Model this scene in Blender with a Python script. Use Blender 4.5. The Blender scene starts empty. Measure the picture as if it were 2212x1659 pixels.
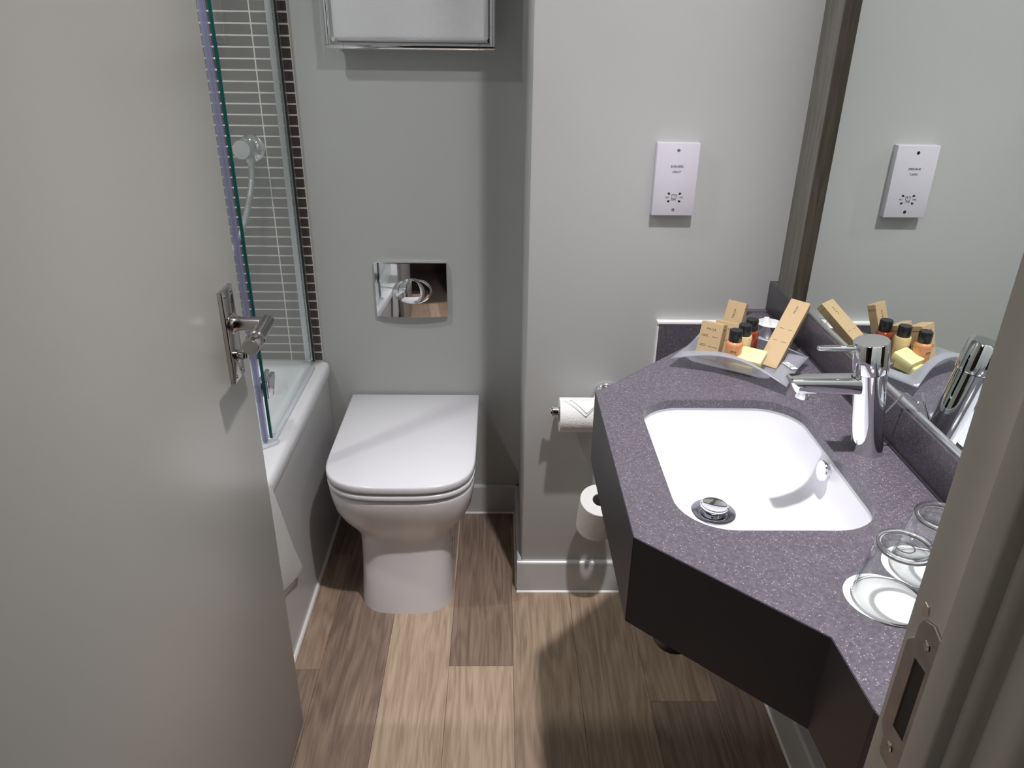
import bpy, bmesh, math, random
from mathutils import Vector, Matrix
from mathutils.geometry import tessellate_polygon
random.seed(7)
PI = math.pi
sc = bpy.context.scene
C = sc.collection

# ---------------------------------------------------------------- camera
cam = bpy.data.cameras.new('camera'); camo = bpy.data.objects.new('camera', cam); C.objects.link(camo)
F_PX, PITCH, YAW, ROLL, CAM_H = 1637.7, 0.4464, 0.0196, 0.0139, 1.4043
cam.sensor_fit = 'HORIZONTAL'; cam.sensor_width = 36.0; cam.lens = 36.0 * F_PX / 2212.0
cam.clip_start = 0.02
cp, sp, cy_, sy_ = math.cos(PITCH), math.sin(PITCH), math.cos(YAW), math.sin(YAW)
Fw = Vector((sy_ * cp, cy_ * cp, -sp)); Rt = Vector((cy_, -sy_, 0)); Up = Rt.cross(Fw)
R2 = Rt * math.cos(ROLL) + Up * math.sin(ROLL); U2 = -Rt * math.sin(ROLL) + Up * math.cos(ROLL)
M = Matrix((R2, U2, -Fw)).transposed().to_4x4(); M.translation = Vector((0, 0, CAM_H))
camo.matrix_world = M
sc.camera = camo

# ---------------------------------------------------------------- world, lamps, exposure
w = bpy.data.worlds.new('world'); sc.world = w; w.use_nodes = True
w.node_tree.nodes['Background'].inputs[0].default_value = (0.80, 0.78, 0.75, 1)
w.node_tree.nodes['Background'].inputs[1].default_value = 0.05
CEIL = 2.30
LIGHT_VANITY = (0.31, 0.84, CEIL - 0.012)
LIGHT_BATH = (-0.88, 1.19, CEIL - 0.012)
def spot(name, loc, power, col, r=0.022, size=150, blend=0.6):
    l = bpy.data.lights.new(name, 'SPOT'); l.energy = power; l.color = col
    l.shadow_soft_size = r; l.spot_size = math.radians(size); l.spot_blend = blend
    o = bpy.data.objects.new(name, l); o.location = loc; C.objects.link(o); return o
spot('vanity_lamp_spill', LIGHT_VANITY, 58, (1.0, 0.965, 0.985), r=0.030, size=150, blend=1.0)
spot('vanity_lamp_beam', LIGHT_VANITY, 75, (0.985, 0.965, 1.0), r=0.030, size=84, blend=1.0)
spot('bath_lamp_light', LIGHT_BATH, 72, (1.0, 0.965, 0.985), r=0.028, size=140, blend=1.0)
hl = bpy.data.lights.new('hall_fill_light', 'AREA'); hl.energy = 3.0; hl.size = 0.5; hl.color = (1.0, 0.95, 0.87)  # added fill in the hall to lift the door jamb, no fitting
hlo = bpy.data.objects.new('hall_fill_light', hl); hlo.location = (-0.75, -0.35, 2.28); C.objects.link(hlo)
sc.view_settings.view_transform = 'Standard'
sc.view_settings.look = 'None'
sc.view_settings.gamma = 1.0
sc.view_settings.use_curve_mapping = False
sc.view_settings.exposure = 0.0

# ---------------------------------------------------------------- materials
def hexlin(r, g, b):
    f = lambda c: (c / 255 / 12.92) if c <= 10 else ((c / 255 + 0.055) / 1.055) ** 2.4
    return (f(r), f(g), f(b), 1)
MATS = {}
def mat(name, col, rough=0.5, metal=0.0, noise=0.0, nscale=8.0, bump=0.0, bscale=200.0, spec=None, trans=0.0, coat=0.0, sss=0.0):
    m = bpy.data.materials.new(name); m.use_nodes = True
    nt = m.node_tree; b = nt.nodes['Principled BSDF']
    b.inputs['Base Color'].default_value = col if len(col) == 4 else (*col, 1)
    b.inputs['Roughness'].default_value = rough; b.inputs['Metallic'].default_value = metal
    if spec is not None: b.inputs['Specular IOR Level'].default_value = spec
    if coat: b.inputs['Coat Weight'].default_value = coat; b.inputs['Coat Roughness'].default_value = 0.06
    if sss: b.inputs['Subsurface Weight'].default_value = sss; b.inputs['Subsurface Scale'].default_value = 0.01
    tc = nt.nodes.new('ShaderNodeTexCoord')
    if noise:
        n = nt.nodes.new('ShaderNodeTexNoise'); n.inputs['Scale'].default_value = nscale; n.inputs['Detail'].default_value = 4
        nt.links.new(tc.outputs['Object'], n.inputs['Vector'])
        mx = nt.nodes.new('ShaderNodeMixRGB'); mx.blend_type = 'MULTIPLY'; mx.inputs[0].default_value = noise
        mx.inputs[1].default_value = b.inputs['Base Color'].default_value
        cr = nt.nodes.new('ShaderNodeValToRGB'); cr.color_ramp.elements[0].position = 0.3; cr.color_ramp.elements[1].position = 0.7
        cr.color_ramp.elements[0].color = (0.55, 0.55, 0.55, 1)
        nt.links.new(n.outputs['Fac'], cr.inputs[0]); nt.links.new(cr.outputs[0], mx.inputs[2])
        nt.links.new(mx.outputs[0], b.inputs['Base Color'])
    if bump:
        n = nt.nodes.new('ShaderNodeTexNoise'); n.inputs['Scale'].default_value = bscale; n.inputs['Detail'].default_value = 3
        nt.links.new(tc.outputs['Object'], n.inputs['Vector'])
        bp = nt.nodes.new('ShaderNodeBump'); bp.inputs['Strength'].default_value = bump; bp.inputs['Distance'].default_value = 0.002
        nt.links.new(n.outputs['Fac'], bp.inputs['Height']); nt.links.new(bp.outputs[0], b.inputs['Normal'])
    MATS[name] = m
    return m
wall_m = mat('wall_paint', (0.47, 0.48, 0.465), 0.45, bump=0.03, bscale=350, noise=0.05, nscale=3)
wallwhite_m = mat('wall_paint_light', (0.50, 0.50, 0.495), 0.45, bump=0.03, bscale=350)
ceil_m = mat('ceiling_paint', (0.75, 0.75, 0.73), 0.8)
hall_m = mat('hall_wall_paint', (0.10, 0.065, 0.05), 0.7)
hallfloor_m = mat('hall_carpet', (0.06, 0.045, 0.04), 0.95, noise=0.5, nscale=60)
skirt_m = mat('skirting_gloss', (0.56, 0.565, 0.56), 0.22)
silicone_m = mat('white_silicone', (0.85, 0.85, 0.84), 0.3)
door_m = mat('door_paint', (0.385, 0.375, 0.345), 0.30, bump=0.03, bscale=500)
frame_m = mat('door_frame_paint', (0.66, 0.635, 0.57), 0.35, bump=0.03, bscale=120, noise=0.10, nscale=14)
chrome_m = mat('chrome', (0.82, 0.82, 0.84), 0.045, 1.0)
nickel_m = mat('polished_nickel', (0.55, 0.52, 0.51), 0.12, 1.0)
worn_m = mat('worn_steel', (0.42, 0.37, 0.35), 0.38, 0.7, noise=0.5, nscale=60)
dark_m = mat('dark_recess', (0.02, 0.018, 0.016), 0.6)
black_m = mat('black_plastic', (0.012, 0.012, 0.014), 0.28)
ceramic_m = mat('white_ceramic', (0.80, 0.78, 0.80), 0.12, coat=0.3)
seat_m = mat('white_seat_plastic', (0.80, 0.785, 0.815), 0.16)
basin_m = mat('white_basin_ceramic', (0.78, 0.78, 0.82), 0.15)
bath_m = mat('white_bath_acrylic', (0.80, 0.80, 0.82), 0.15)
panel_m = mat('bath_panel_laminate', (0.55, 0.545, 0.54), 0.25, noise=0.04, nscale=6)
fascia_m = mat('vanity_fascia', (0.030, 0.027, 0.034), 0.42, noise=0.25, nscale=500)
paper_m = mat('toilet_paper', (0.82, 0.81, 0.79), 0.9, bump=0.7, bscale=260)
cottonpaper_m = mat('smooth_paper', (0.80, 0.80, 0.79), 0.7)
towel_m = mat('white_terry_towel', (0.78, 0.78, 0.79), 0.95, bump=1.0, bscale=700)
mattow_m = mat('bath_mat_terry', (0.62, 0.62, 0.61), 0.95, bump=0.9, bscale=420)
socket_m = mat('white_socket_plastic', (0.66, 0.63, 0.70), 0.3)
ink_m = mat('dark_print', (0.03, 0.025, 0.035), 0.6)
brownink_m = mat('brown_print', (0.10, 0.06, 0.035), 0.7)
carton_m = mat('kraft_card', (0.44, 0.315, 0.175), 0.75, noise=0.12, nscale=400)
soap_m = mat('yellow_soap_wrap', (0.80, 0.70, 0.33), 0.55)
orange_m = mat('amber_pink_lotion', (0.62, 0.27, 0.12), 0.2, noise=0.4, nscale=90, coat=0.6)
cream_m = mat('cream_lotion', (0.66, 0.50, 0.26), 0.22, coat=0.6)
red_m = mat('red_brown_gel', (0.22, 0.035, 0.012), 0.12, coat=0.8)
alu_m = mat('satin_aluminium', (0.66, 0.69, 0.70), 0.28, 0.85)
track_m = mat('white_clear_channel', (0.60, 0.63, 0.66), 0.2)
grout_m = mat('cream_grout', (0.78, 0.76, 0.68), 0.85)
rubber_m = mat('black_rubber', (0.01, 0.01, 0.01), 0.6)

def wood_mat(name, c1, c2, rough, sx, sy, axis='Y', bump=0.15):
    m = bpy.data.materials.new(name); m.use_nodes = True; nt = m.node_tree; b = nt.nodes['Principled BSDF']
    geo = nt.nodes.new('ShaderNodeNewGeometry'); oi = nt.nodes.new('ShaderNodeObjectInfo')
    mp = nt.nodes.new('ShaderNodeMapping'); mp.vector_type = 'POINT'
    s = {'Y': (sx, sy, sx), 'Z': (sx, sx, sy)}[axis]
    mp.inputs['Scale'].default_value = s
    mul = nt.nodes.new('ShaderNodeVectorMath'); mul.operation = 'SCALE'; mul.inputs['Scale'].default_value = 1
    comb = nt.nodes.new('ShaderNodeCombineXYZ')
    k = nt.nodes.new('ShaderNodeMath'); k.operation = 'MULTIPLY'; k.inputs[1].default_value = 37.0
    nt.links.new(oi.outputs['Random'], k.inputs[0])
    for i in range(3): nt.links.new(k.outputs[0], comb.inputs[i])
    add = nt.nodes.new('ShaderNodeVectorMath'); add.operation = 'ADD'
    nt.links.new(geo.outputs['Position'], mp.inputs['Vector']); nt.links.new(mp.outputs[0], add.inputs[0]); nt.links.new(comb.outputs[0], add.inputs[1])
    n1 = nt.nodes.new('ShaderNodeTexNoise'); n1.inputs['Scale'].default_value = 1.0; n1.inputs['Detail'].default_value = 8; n1.inputs['Distortion'].default_value = 0.8
    nt.links.new(add.outputs[0], n1.inputs['Vector'])
    # long cathedral figure from a distorted wave
    mp2 = nt.nodes.new('ShaderNodeMapping'); mp2.inputs['Scale'].default_value = {'Y': (9, 1.1, 9), 'Z': (12, 12, 1.5)}[axis]
    add2 = nt.nodes.new('ShaderNodeVectorMath'); add2.operation = 'ADD'
    nt.links.new(geo.outputs['Position'], mp2.inputs['Vector']); nt.links.new(mp2.outputs[0], add2.inputs[0]); nt.links.new(comb.outputs[0], add2.inputs[1])
    n2 = nt.nodes.new('ShaderNodeTexNoise'); n2.inputs['Scale'].default_value = 1.2; n2.inputs['Detail'].default_value = 2
    nt.links.new(add2.outputs[0], n2.inputs['Vector'])
    ring = nt.nodes.new('ShaderNodeMath'); ring.operation = 'MULTIPLY'; ring.inputs[1].default_value = 75
    nt.links.new(n2.outputs['Fac'], ring.inputs[0])
    sn = nt.nodes.new('ShaderNodeMath'); sn.operation = 'SINE'; nt.links.new(ring.outputs[0], sn.inputs[0])
    sm = nt.nodes.new('ShaderNodeMath'); sm.operation = 'MULTIPLY_ADD'; sm.inputs[1].default_value = 0.09; sm.inputs[2].default_value = 0.0
    nt.links.new(sn.outputs[0], sm.inputs[0])
    tot = nt.nodes.new('ShaderNodeMath'); tot.operation = 'ADD'; nt.links.new(n1.outputs['Fac'], tot.inputs[0]); nt.links.new(sm.outputs[0], tot.inputs[1])
    cr = nt.nodes.new('ShaderNodeValToRGB'); cr.color_ramp.elements[0].position = 0.30; cr.color_ramp.elements[1].position = 0.68
    cr.color_ramp.elements[0].color = c1; cr.color_ramp.elements[1].color = c2
    nt.links.new(tot.outputs[0], cr.inputs[0])
    nt.links.new(cr.outputs[0], b.inputs['Base Color'])
    b.inputs['Roughness'].default_value = rough
    bp = nt.nodes.new('ShaderNodeBump'); bp.inputs['Strength'].default_value = bump; bp.inputs['Distance'].default_value = 0.001
    nt.links.new(n1.outputs['Fac'], bp.inputs['Height']); nt.links.new(bp.outputs[0], b.inputs['Normal'])
    MATS[name] = m; return m
plank_ms = {
 'pale': wood_mat('oak_plank_pale', (0.37, 0.265, 0.180, 1), (0.55, 0.415, 0.300, 1), 0.48, 130, 7),
 'mid': wood_mat('oak_plank_mid', (0.265, 0.183, 0.125, 1), (0.41, 0.30, 0.212, 1), 0.48, 130, 7),
 'dark': wood_mat('oak_plank_dark', (0.18, 0.124, 0.092, 1), (0.30, 0.218, 0.163, 1), 0.48, 130, 7),
}
framewood_m = wood_mat('grey_limed_wood', (0.13, 0.122, 0.105, 1), (0.20, 0.19, 0.165, 1), 0.5, 220, 5, 'Z')
darkwood_m = wood_mat('dark_brown_wood', (0.028, 0.022, 0.014, 1), (0.055, 0.045, 0.030, 1), 0.5, 160, 6, 'Z')

def stone_mat(name='speckled_stone_worktop', k=1.0):
    m = bpy.data.materials.new(name); m.use_nodes = True; nt = m.node_tree; b = nt.nodes['Principled BSDF']
    tc = nt.nodes.new('ShaderNodeTexCoord')
    v = nt.nodes.new('ShaderNodeTexVoronoi'); v.inputs['Scale'].default_value = 480
    nt.links.new(tc.outputs['Object'], v.inputs['Vector'])
    # only some cells carry a fleck
    sep = nt.nodes.new('ShaderNodeSeparateColor'); nt.links.new(v.outputs['Color'], sep.inputs[0])
    lt = nt.nodes.new('ShaderNodeMath'); lt.operation = 'LESS_THAN'; lt.inputs[1].default_value = 0.34; nt.links.new(v.outputs['Distance'], lt.inputs[0])
    gt = nt.nodes.new('ShaderNodeMath'); gt.operation = 'GREATER_THAN'; gt.inputs[1].default_value = 0.86; nt.links.new(sep.outputs[0], gt.inputs[0])
    mu = nt.nodes.new('ShaderNodeMath'); mu.operation = 'MULTIPLY'; nt.links.new(lt.outputs[0], mu.inputs[0]); nt.links.new(gt.outputs[0], mu.inputs[1])
    n = nt.nodes.new('ShaderNodeTexNoise'); n.inputs['Scale'].default_value = 240; n.inputs['Detail'].default_value = 3
    nt.links.new(tc.outputs['Object'], n.inputs['Vector'])
    cr = nt.nodes.new('ShaderNodeValToRGB'); cr.color_ramp.elements[0].position = 0.35; cr.color_ramp.elements[1].position = 0.7
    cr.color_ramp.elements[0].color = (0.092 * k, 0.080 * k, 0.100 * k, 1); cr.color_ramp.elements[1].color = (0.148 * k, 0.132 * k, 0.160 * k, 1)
    nt.links.new(n.outputs['Fac'], cr.inputs[0])
    mx = nt.nodes.new('ShaderNodeMixRGB'); nt.links.new(mu.outputs[0], mx.inputs[0]); nt.links.new(cr.outputs[0], mx.inputs[1]); mx.inputs[2].default_value = (0.42 * k, 0.39 * k, 0.43 * k, 1)
    nt.links.new(mx.outputs[0], b.inputs['Base Color']); b.inputs['Roughness'].default_value = 0.34
    return m
stone_m = stone_mat(k=0.87); upstand_m = stone_mat('shaded_stone_upstand', 0.50)  # upstand is the worktop stone with its grazing-light shade put into the colour

def glass_mat(name, tint, ior=1.5, edge=None, haze=0.0):
    m = bpy.data.materials.new(name); m.use_nodes = True; nt = m.node_tree; nt.nodes.remove(nt.nodes['Principled BSDF'])
    out = [n for n in nt.nodes if n.type == 'OUTPUT_MATERIAL'][0]
    tr = nt.nodes.new('ShaderNodeBsdfTransparent'); tr.inputs[0].default_value = (*tint, 1)
    gl = nt.nodes.new('ShaderNodeBsdfGlossy'); gl.inputs['Roughness'].default_value = 0.02
    lf = nt.nodes.new('ShaderNodeLayerWeight'); lf.inputs[0].default_value = 0.5
    pw = nt.nodes.new('ShaderNodeMath'); pw.operation = 'POWER'; pw.inputs[1].default_value = 5.0; nt.links.new(lf.outputs['Facing'], pw.inputs[0])
    fr = nt.nodes.new('ShaderNodeMath'); fr.operation = 'MULTIPLY_ADD'; fr.inputs[1].default_value = 0.96; fr.inputs[2].default_value = 0.04; nt.links.new(pw.outputs[0], fr.inputs[0])
    mx = nt.nodes.new('ShaderNodeMixShader'); nt.links.new(fr.outputs[0], mx.inputs[0]); nt.links.new(tr.outputs[0], mx.inputs[1]); nt.links.new(gl.outputs[0], mx.inputs[2])
    if edge:
        lw = nt.nodes.new('ShaderNodeLayerWeight'); lw.inputs[0].default_value = 0.35
        c = nt.nodes.new('ShaderNodeValToRGB'); c.color_ramp.elements[0].position = 0.4; c.color_ramp.elements[0].color = (*tint, 1)
        c.color_ramp.elements[1].position = 1.0; c.color_ramp.elements[1].color = (*edge, 1)
        nt.links.new(lw.outputs['Facing'], c.inputs[0]); nt.links.new(c.outputs[0], tr.inputs[0])
    if haze:
        df = nt.nodes.new('ShaderNodeBsdfDiffuse'); df.inputs[0].default_value = (0.80, 0.86, 0.84, 1)
        m2 = nt.nodes.new('ShaderNodeMixShader'); m2.inputs[0].default_value = haze
        nt.links.new(mx.outputs[0], m2.inputs[1]); nt.links.new(df.outputs[0], m2.inputs[2]); mx = m2
    nt.links.new(mx.outputs[0], out.inputs[0]); return m
seal_m = glass_mat('violet_pvc_seal', (0.70, 0.70, 0.82), haze=0.22)
seal_m.node_tree.nodes['Diffuse BSDF'].inputs[0].default_value = (0.50, 0.50, 0.68, 1)
pane_m = glass_mat('clear_screen_glass', (0.94, 0.97, 0.96), haze=0.07)  # diffuse haze stands in for reflections that lighten the tiles behind
tumbler_m = glass_mat('tumbler_glass', (0.985, 0.99, 0.99), 1.5, (0.40, 0.43, 0.43))
greenedge_m = mat('green_glass_edge', (0.005, 0.07, 0.06), 0.15)
solid_m = bpy.data.materials.new('solid_glass'); solid_m.use_nodes = True
_b = solid_m.node_tree.nodes['Principled BSDF']; _b.inputs['Transmission Weight'].default_value = 1.0; _b.inputs['Roughness'].default_value = 0.0; _b.inputs['IOR'].default_value = 1.5
mirror_m = mat('mirror_silver', (0.86, 0.91, 0.88), 0.0, 1.0)

def frosted():
    m = bpy.data.materials.new('frosted_acrylic'); m.use_nodes = True; nt = m.node_tree; nt.nodes.remove(nt.nodes['Principled BSDF'])
    out = [n for n in nt.nodes if n.type == 'OUTPUT_MATERIAL'][0]
    tr = nt.nodes.new('ShaderNodeBsdfTransparent'); tr.inputs[0].default_value = (0.86, 0.87, 0.90, 1)
    df = nt.nodes.new('ShaderNodeBsdfDiffuse'); df.inputs[0].default_value = (0.66, 0.67, 0.72, 1)
    tl = nt.nodes.new('ShaderNodeBsdfTranslucent'); tl.inputs[0].default_value = (0.70, 0.71, 0.76, 1)
    gl = nt.nodes.new('ShaderNodeBsdfGlossy'); gl.inputs['Roughness'].default_value = 0.25
    a = nt.nodes.new('ShaderNodeMixShader'); a.inputs[0].default_value = 0.5; nt.links.new(df.outputs[0], a.inputs[1]); nt.links.new(tl.outputs[0], a.inputs[2])
    b = nt.nodes.new('ShaderNodeMixShader'); b.inputs[0].default_value = 0.50; nt.links.new(tr.outputs[0], b.inputs[1]); nt.links.new(a.outputs[0], b.inputs[2])
    c = nt.nodes.new('ShaderNodeMixShader'); c.inputs[0].default_value = 0.06; nt.links.new(b.outputs[0], c.inputs[1]); nt.links.new(gl.outputs[0], c.inputs[2])
    nt.links.new(c.outputs[0], out.inputs[0]); return m
frost_m = frosted()

def tile_mat():
    m = mat('dark_taupe_glaze', (0.085, 0.066, 0.062), 0.12, noise=0.35, nscale=30)
    return m
tile_m = tile_mat()
def lamp_mat():
    m = bpy.data.materials.new('lamp_glow'); m.use_nodes = True; nt = m.node_tree; b = nt.nodes['Principled BSDF']
    b.inputs['Emission Color'].default_value = (1, 0.97, 0.95, 1); b.inputs['Emission Strength'].default_value = 25
    return m
lamp_m = lamp_mat()

# ---------------------------------------------------------------- geometry helpers
def tagit(o, label=None, cat=None, group=None, kind=None):
    if label: o['label'] = label
    if cat: o['category'] = cat
    if group: o['group'] = group
    if kind: o['kind'] = kind
    return o
def link(name, me, m, parent=None, smooth=False):
    o = bpy.data.objects.new(name, me); C.objects.link(o)
    if m: me.materials.append(m)
    if parent: o.parent = parent
    if smooth:
        for p in me.polygons: p.use_smooth = True
    return o
def empty(name, loc, label, cat, group=None):
    o = bpy.data.objects.new(name, None); o.location = loc; o.empty_display_size = 0.03; C.objects.link(o)
    tagit(o, label, cat, group); return o
def localize(o, parent):
    """geometry is written in room coordinates; keep it there under a placed parent"""
    if parent:
        root = parent; off = Vector((0, 0, 0))
        while root: off += root.location; root = root.parent
        o.location = -off + o.location
    return o
def from_bm(name, bm, m, parent=None, smooth=False, autos=None):
    bmesh.ops.recalc_face_normals(bm, faces=bm.faces)
    me = bpy.data.meshes.new(name); bm.to_mesh(me); bm.free()
    o = link(name, me, m, parent, smooth)
    if autos is not None:
        for p in me.polygons: p.use_smooth = True
        me.set_sharp_from_angle(angle=math.radians(autos))
    localize(o, parent)
    return o
def bm_box(bm, lo, hi, bev=0.0, seg=2, mtx=None):
    r = bmesh.ops.create_cube(bm, size=1)
    vs = r['verts']
    c = [(lo[i] + hi[i]) / 2 for i in range(3)]; s = [abs(hi[i] - lo[i]) for i in range(3)]
    for v in vs: v.co = Vector((c[0] + v.co.x * s[0], c[1] + v.co.y * s[1], c[2] + v.co.z * s[2]))
    if bev:
        es = set(e for v in vs for e in v.link_edges)
        rr = bmesh.ops.bevel(bm, geom=list(es), offset=bev, segments=seg, affect='EDGES', profile=0.5)
        vs = list({v for f in rr['faces'] for v in f.verts} | {v for v in vs if v.is_valid})
    if mtx:
        bmesh.ops.transform(bm, matrix=mtx, verts=[v for v in vs if v.is_valid])
    return vs
def box(name, lo, hi, m, parent=None, bev=0.0, seg=2, mtx=None):
    bm = bmesh.new(); bm_box(bm, lo, hi, bev, seg)
    if mtx: bmesh.ops.transform(bm, matrix=mtx, verts=bm.verts)
    return from_bm(name, bm, m, parent, autos=40 if bev else None)
def bm_loft(bm, loops, close=True, cap0=True, cap1=True):
    rows = [[bm.verts.new(p) for p in L] for L in loops]
    n = len(rows[0])
    for a, b in zip(rows, rows[1:]):
        for i in range(n if close else n - 1):
            j = (i + 1) % n
            try: bm.faces.new((a[i], a[j], b[j], b[i]))
            except ValueError: pass
    if cap0: bm.faces.new(rows[0][::-1])
    if cap1: bm.faces.new(rows[-1])
    return rows
def basis(d):
    d = Vector(d).normalized(); up = Vector((0, 0, 1)) if abs(d.z) < 0.95 else Vector((0, 1, 0))
    x = up.cross(d).normalized(); y = d.cross(x); return x, y, d
def circ(c, d, r, n=24):
    x, y, d = basis(d); c = Vector(c)
    return [c + x * (r * math.cos(2 * PI * i / n)) + y * (r * math.sin(2 * PI * i / n)) for i in range(n)]
def tube(name, pts, r, m, parent=None, n=16, caps=True):
    bm = bmesh.new(); pts = [Vector(p) for p in pts]; loops = []
    rs = r if isinstance(r, (list, tuple)) else [r] * len(pts)
    px = None
    for i, p in enumerate(pts):
        if i == 0: d = pts[1] - p
        elif i == len(pts) - 1: d = p - pts[i - 1]
        else: d = (pts[i + 1] - p).normalized() + (p - pts[i - 1]).normalized()
        d.normalize()
        if px is None: x, y, _ = basis(d)
        else:
            x = px - d * px.dot(d); x.normalize(); y = d.cross(x)
        px = x
        loops.append([p + x * (rs[i] * math.cos(2 * PI * k / n)) + y * (rs[i] * math.sin(2 * PI * k / n)) for k in range(n)])
    bm_loft(bm, loops, cap0=caps, cap1=caps)
    return from_bm(name, bm, m, parent, autos=50)
def lathe(name, origin, axis, prof, m, parent=None, n=32, autos=40, caps=False):
    """prof: list of (radius, distance along axis)"""
    bm = bmesh.new(); o = Vector(origin); ax = Vector(axis).normalized(); loops = []
    for r, h in prof: loops.append(circ(o + ax * h, ax, max(r, 1e-5), n))
    bm_loft(bm, loops, cap0=caps, cap1=caps)
    bmesh.ops.remove_doubles(bm, verts=bm.verts, dist=2e-5)
    return from_bm(name, bm, m, parent, autos=autos)
def rrect(x0, y0, x1, y1, r, n=8):
    pts = []
    for cx, cy, a0 in ((x1 - r, y1 - r, 0), (x0 + r, y1 - r, PI / 2), (x0 + r, y0 + r, PI), (x1 - r, y0 + r, 1.5 * PI)):
        for i in range(n + 1):
            a = a0 + PI / 2 * i / n; pts.append((cx + r * math.cos(a), cy + r * math.sin(a)))
    return pts
def prism(name, poly, z0, z1, m, parent=None, holes=(), bev=0.0, frame=None, smooth=None):
    """extruded polygon (with holes); frame maps (u,v,w)->world if given"""
    bm = bmesh.new(); loops = [poly] + list(holes)
    tri = tessellate_polygon([[Vector((p[0], p[1], 0)) for p in L] for L in loops])
    flat = [p for L in loops for p in L]
    lo = [bm.verts.new((p[0], p[1], z0)) for p in flat]; hi = [bm.verts.new((p[0], p[1], z1)) for p in flat]
    for t in tri:
        bm.faces.new([lo[i] for i in t][::-1]); bm.faces.new([hi[i] for i in t])
    k = 0
    for L in loops:
        n = len(L)
        for i in range(n):
            a, b = k + i, k + (i + 1) % n
            bm.faces.new((lo[a], lo[b], hi[b], hi[a]))
        k += n
    if bev:
        bmesh.ops.dissolve_limit(bm, angle_limit=0.01, verts=bm.verts, edges=bm.edges)
        es = [e for e in bm.edges if len(e.link_faces) == 2 and e.calc_face_angle(0) > 0.5]
        bmesh.ops.bevel(bm, geom=es, offset=bev, segments=2, affect='EDGES', profile=0.5)
    if frame: bmesh.ops.transform(bm, matrix=frame, verts=bm.verts)
    return from_bm(name, bm, m, parent, autos=smooth if smooth else (40 if bev else 30))
def frame_of(origin, ux, uy, uz):
    ux, uy, uz = Vector(ux).normalized(), Vector(uy).normalized(), Vector(uz).normalized()
    m = Matrix((ux, uy, uz)).transposed().to_4x4(); m.translation = Vector(origin); return m
def text(name, s, size, frame, m, parent, depth=0.0002, align='CENTER', shear=0.0, space=1.0):
    cu = bpy.data.curves.new(name, 'FONT'); cu.body = s; cu.size = size; cu.extrude = depth
    cu.align_x = align; cu.align_y = 'CENTER'; cu.shear = shear; cu.space_character = space; cu.resolution_u = 3
    t = bpy.data.objects.new('tmp', cu); C.objects.link(t)
    dg = bpy.context.evaluated_depsgraph_get(); me = bpy.data.meshes.new_from_object(t.evaluated_get(dg))
    bpy.data.objects.remove(t); me.transform(frame); me.name = name
    me.materials.clear()
    o = link(name, me, m, parent); localize(o, parent); return o
def struct(o): o['kind'] = 'structure'; return o

# ================================================================ ROOM SHELL
XR = 0.6375; YB = 2.0; YC = 1.633; XC = 0.064; XL = -1.26; YN = 0.41; YN0 = 0.30
# floor with planks
floor = struct(box('floor', (XL, YN0 - 0.01, -0.05), (XR + 0.02, YB + 0.02, -0.006), dark_m))
cols = [(-0.578, -0.424), (-0.424, -0.2685), (-0.2685, -0.1155), (-0.1155, 0.039), (0.039, 0.195), (0.195, 0.3515), (0.3515, 0.508), (0.508, 0.64)]
joints = [[0.55, 1.347, 1.78], [0.70, 1.62], [1.05], [1.357], [0.62, 1.92], [0.86, 1.74], [0.50, 1.25], [0.95, 1.55]]
tones = [['mid', 'dark', 'mid', 'dark'], ['mid', 'dark', 'dark'], ['mid', 'pale'], ['pale', 'dark'], ['mid', 'mid', 'dark'], ['dark', 'mid', 'dark'], ['dark', 'dark', 'mid'], ['mid', 'dark', 'mid']]
for (a, b), js, ts in zip(cols, joints, tones):
    ys = [YN0 - 0.01] + js + [YB + 0.01]
    for i in range(len(ys) - 1):
        y0, y1 = ys[i], ys[i + 1]
        bm = bmesh.new(); bm_box(bm, (a + 0.0003, y0 + 0.0003, -0.006), (b - 0.0003, y1 - 0.0003, 0.0), 0.0004, 1)
        from_bm('plank', bm, plank_ms[ts[i]], floor)
# walls
wall_back = struct(box('wall_back', (XL - 0.1, YB, 0), (XC + 0.02, YB + 0.1, CEIL), wall_m))
wall_front = struct(box('wall_front', (XC, YC, 0), (XR + 0.12, YB + 0.1, CEIL), wallwhite_m, bev=0.006))
wall_right = struct(box('wall_right', (XR, YN0 - 0.0, 0), (XR + 0.1, YC + 0.02, CEIL), wall_m))
wall_left = struct(box('wall_left', (XL - 0.1, YN0, 0), (XL, YB + 0.02, CEIL), wall_m))
wn = bmesh.new()
bm_box(wn, (XL - 0.1, YN0, 0), (-0.485, YN, CEIL)); bm_box(wn, (0.335, YN0, 0), (XR + 0.02, YN, CEIL)); bm_box(wn, (-0.485, YN0, 2.03), (0.335, YN, CEIL))
wall_near = struct(from_bm('wall_near', wn, wall_m))
ceiling = struct(box('ceiling', (XL - 0.1, YN0, CEIL), (XR + 0.1, YB + 0.1, CEIL + 0.1), ceil_m))
# hall behind the camera (seen only in reflections)
hall = bmesh.new()
bm_box(hall, (-1.3, -1.7, 0), (-1.2, YN0, 2.35)); bm_box(hall, (1.2, -1.7, 0), (1.3, YN0, 2.35)); bm_box(hall, (-1.3, -1.8, 0), (1.3, -1.7, 2.35))
struct(from_bm('wall_hall', hall, hall_m))
struct(box('ceiling_hall', (-1.3, -1.8, 2.35), (1.3, YN0, 2.4), ceil_m))
struct(box('floor_hall', (-1.3, -1.8, -0.05), (1.3, YN0 - 0.01, 0.0), hallfloor_m))

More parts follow.
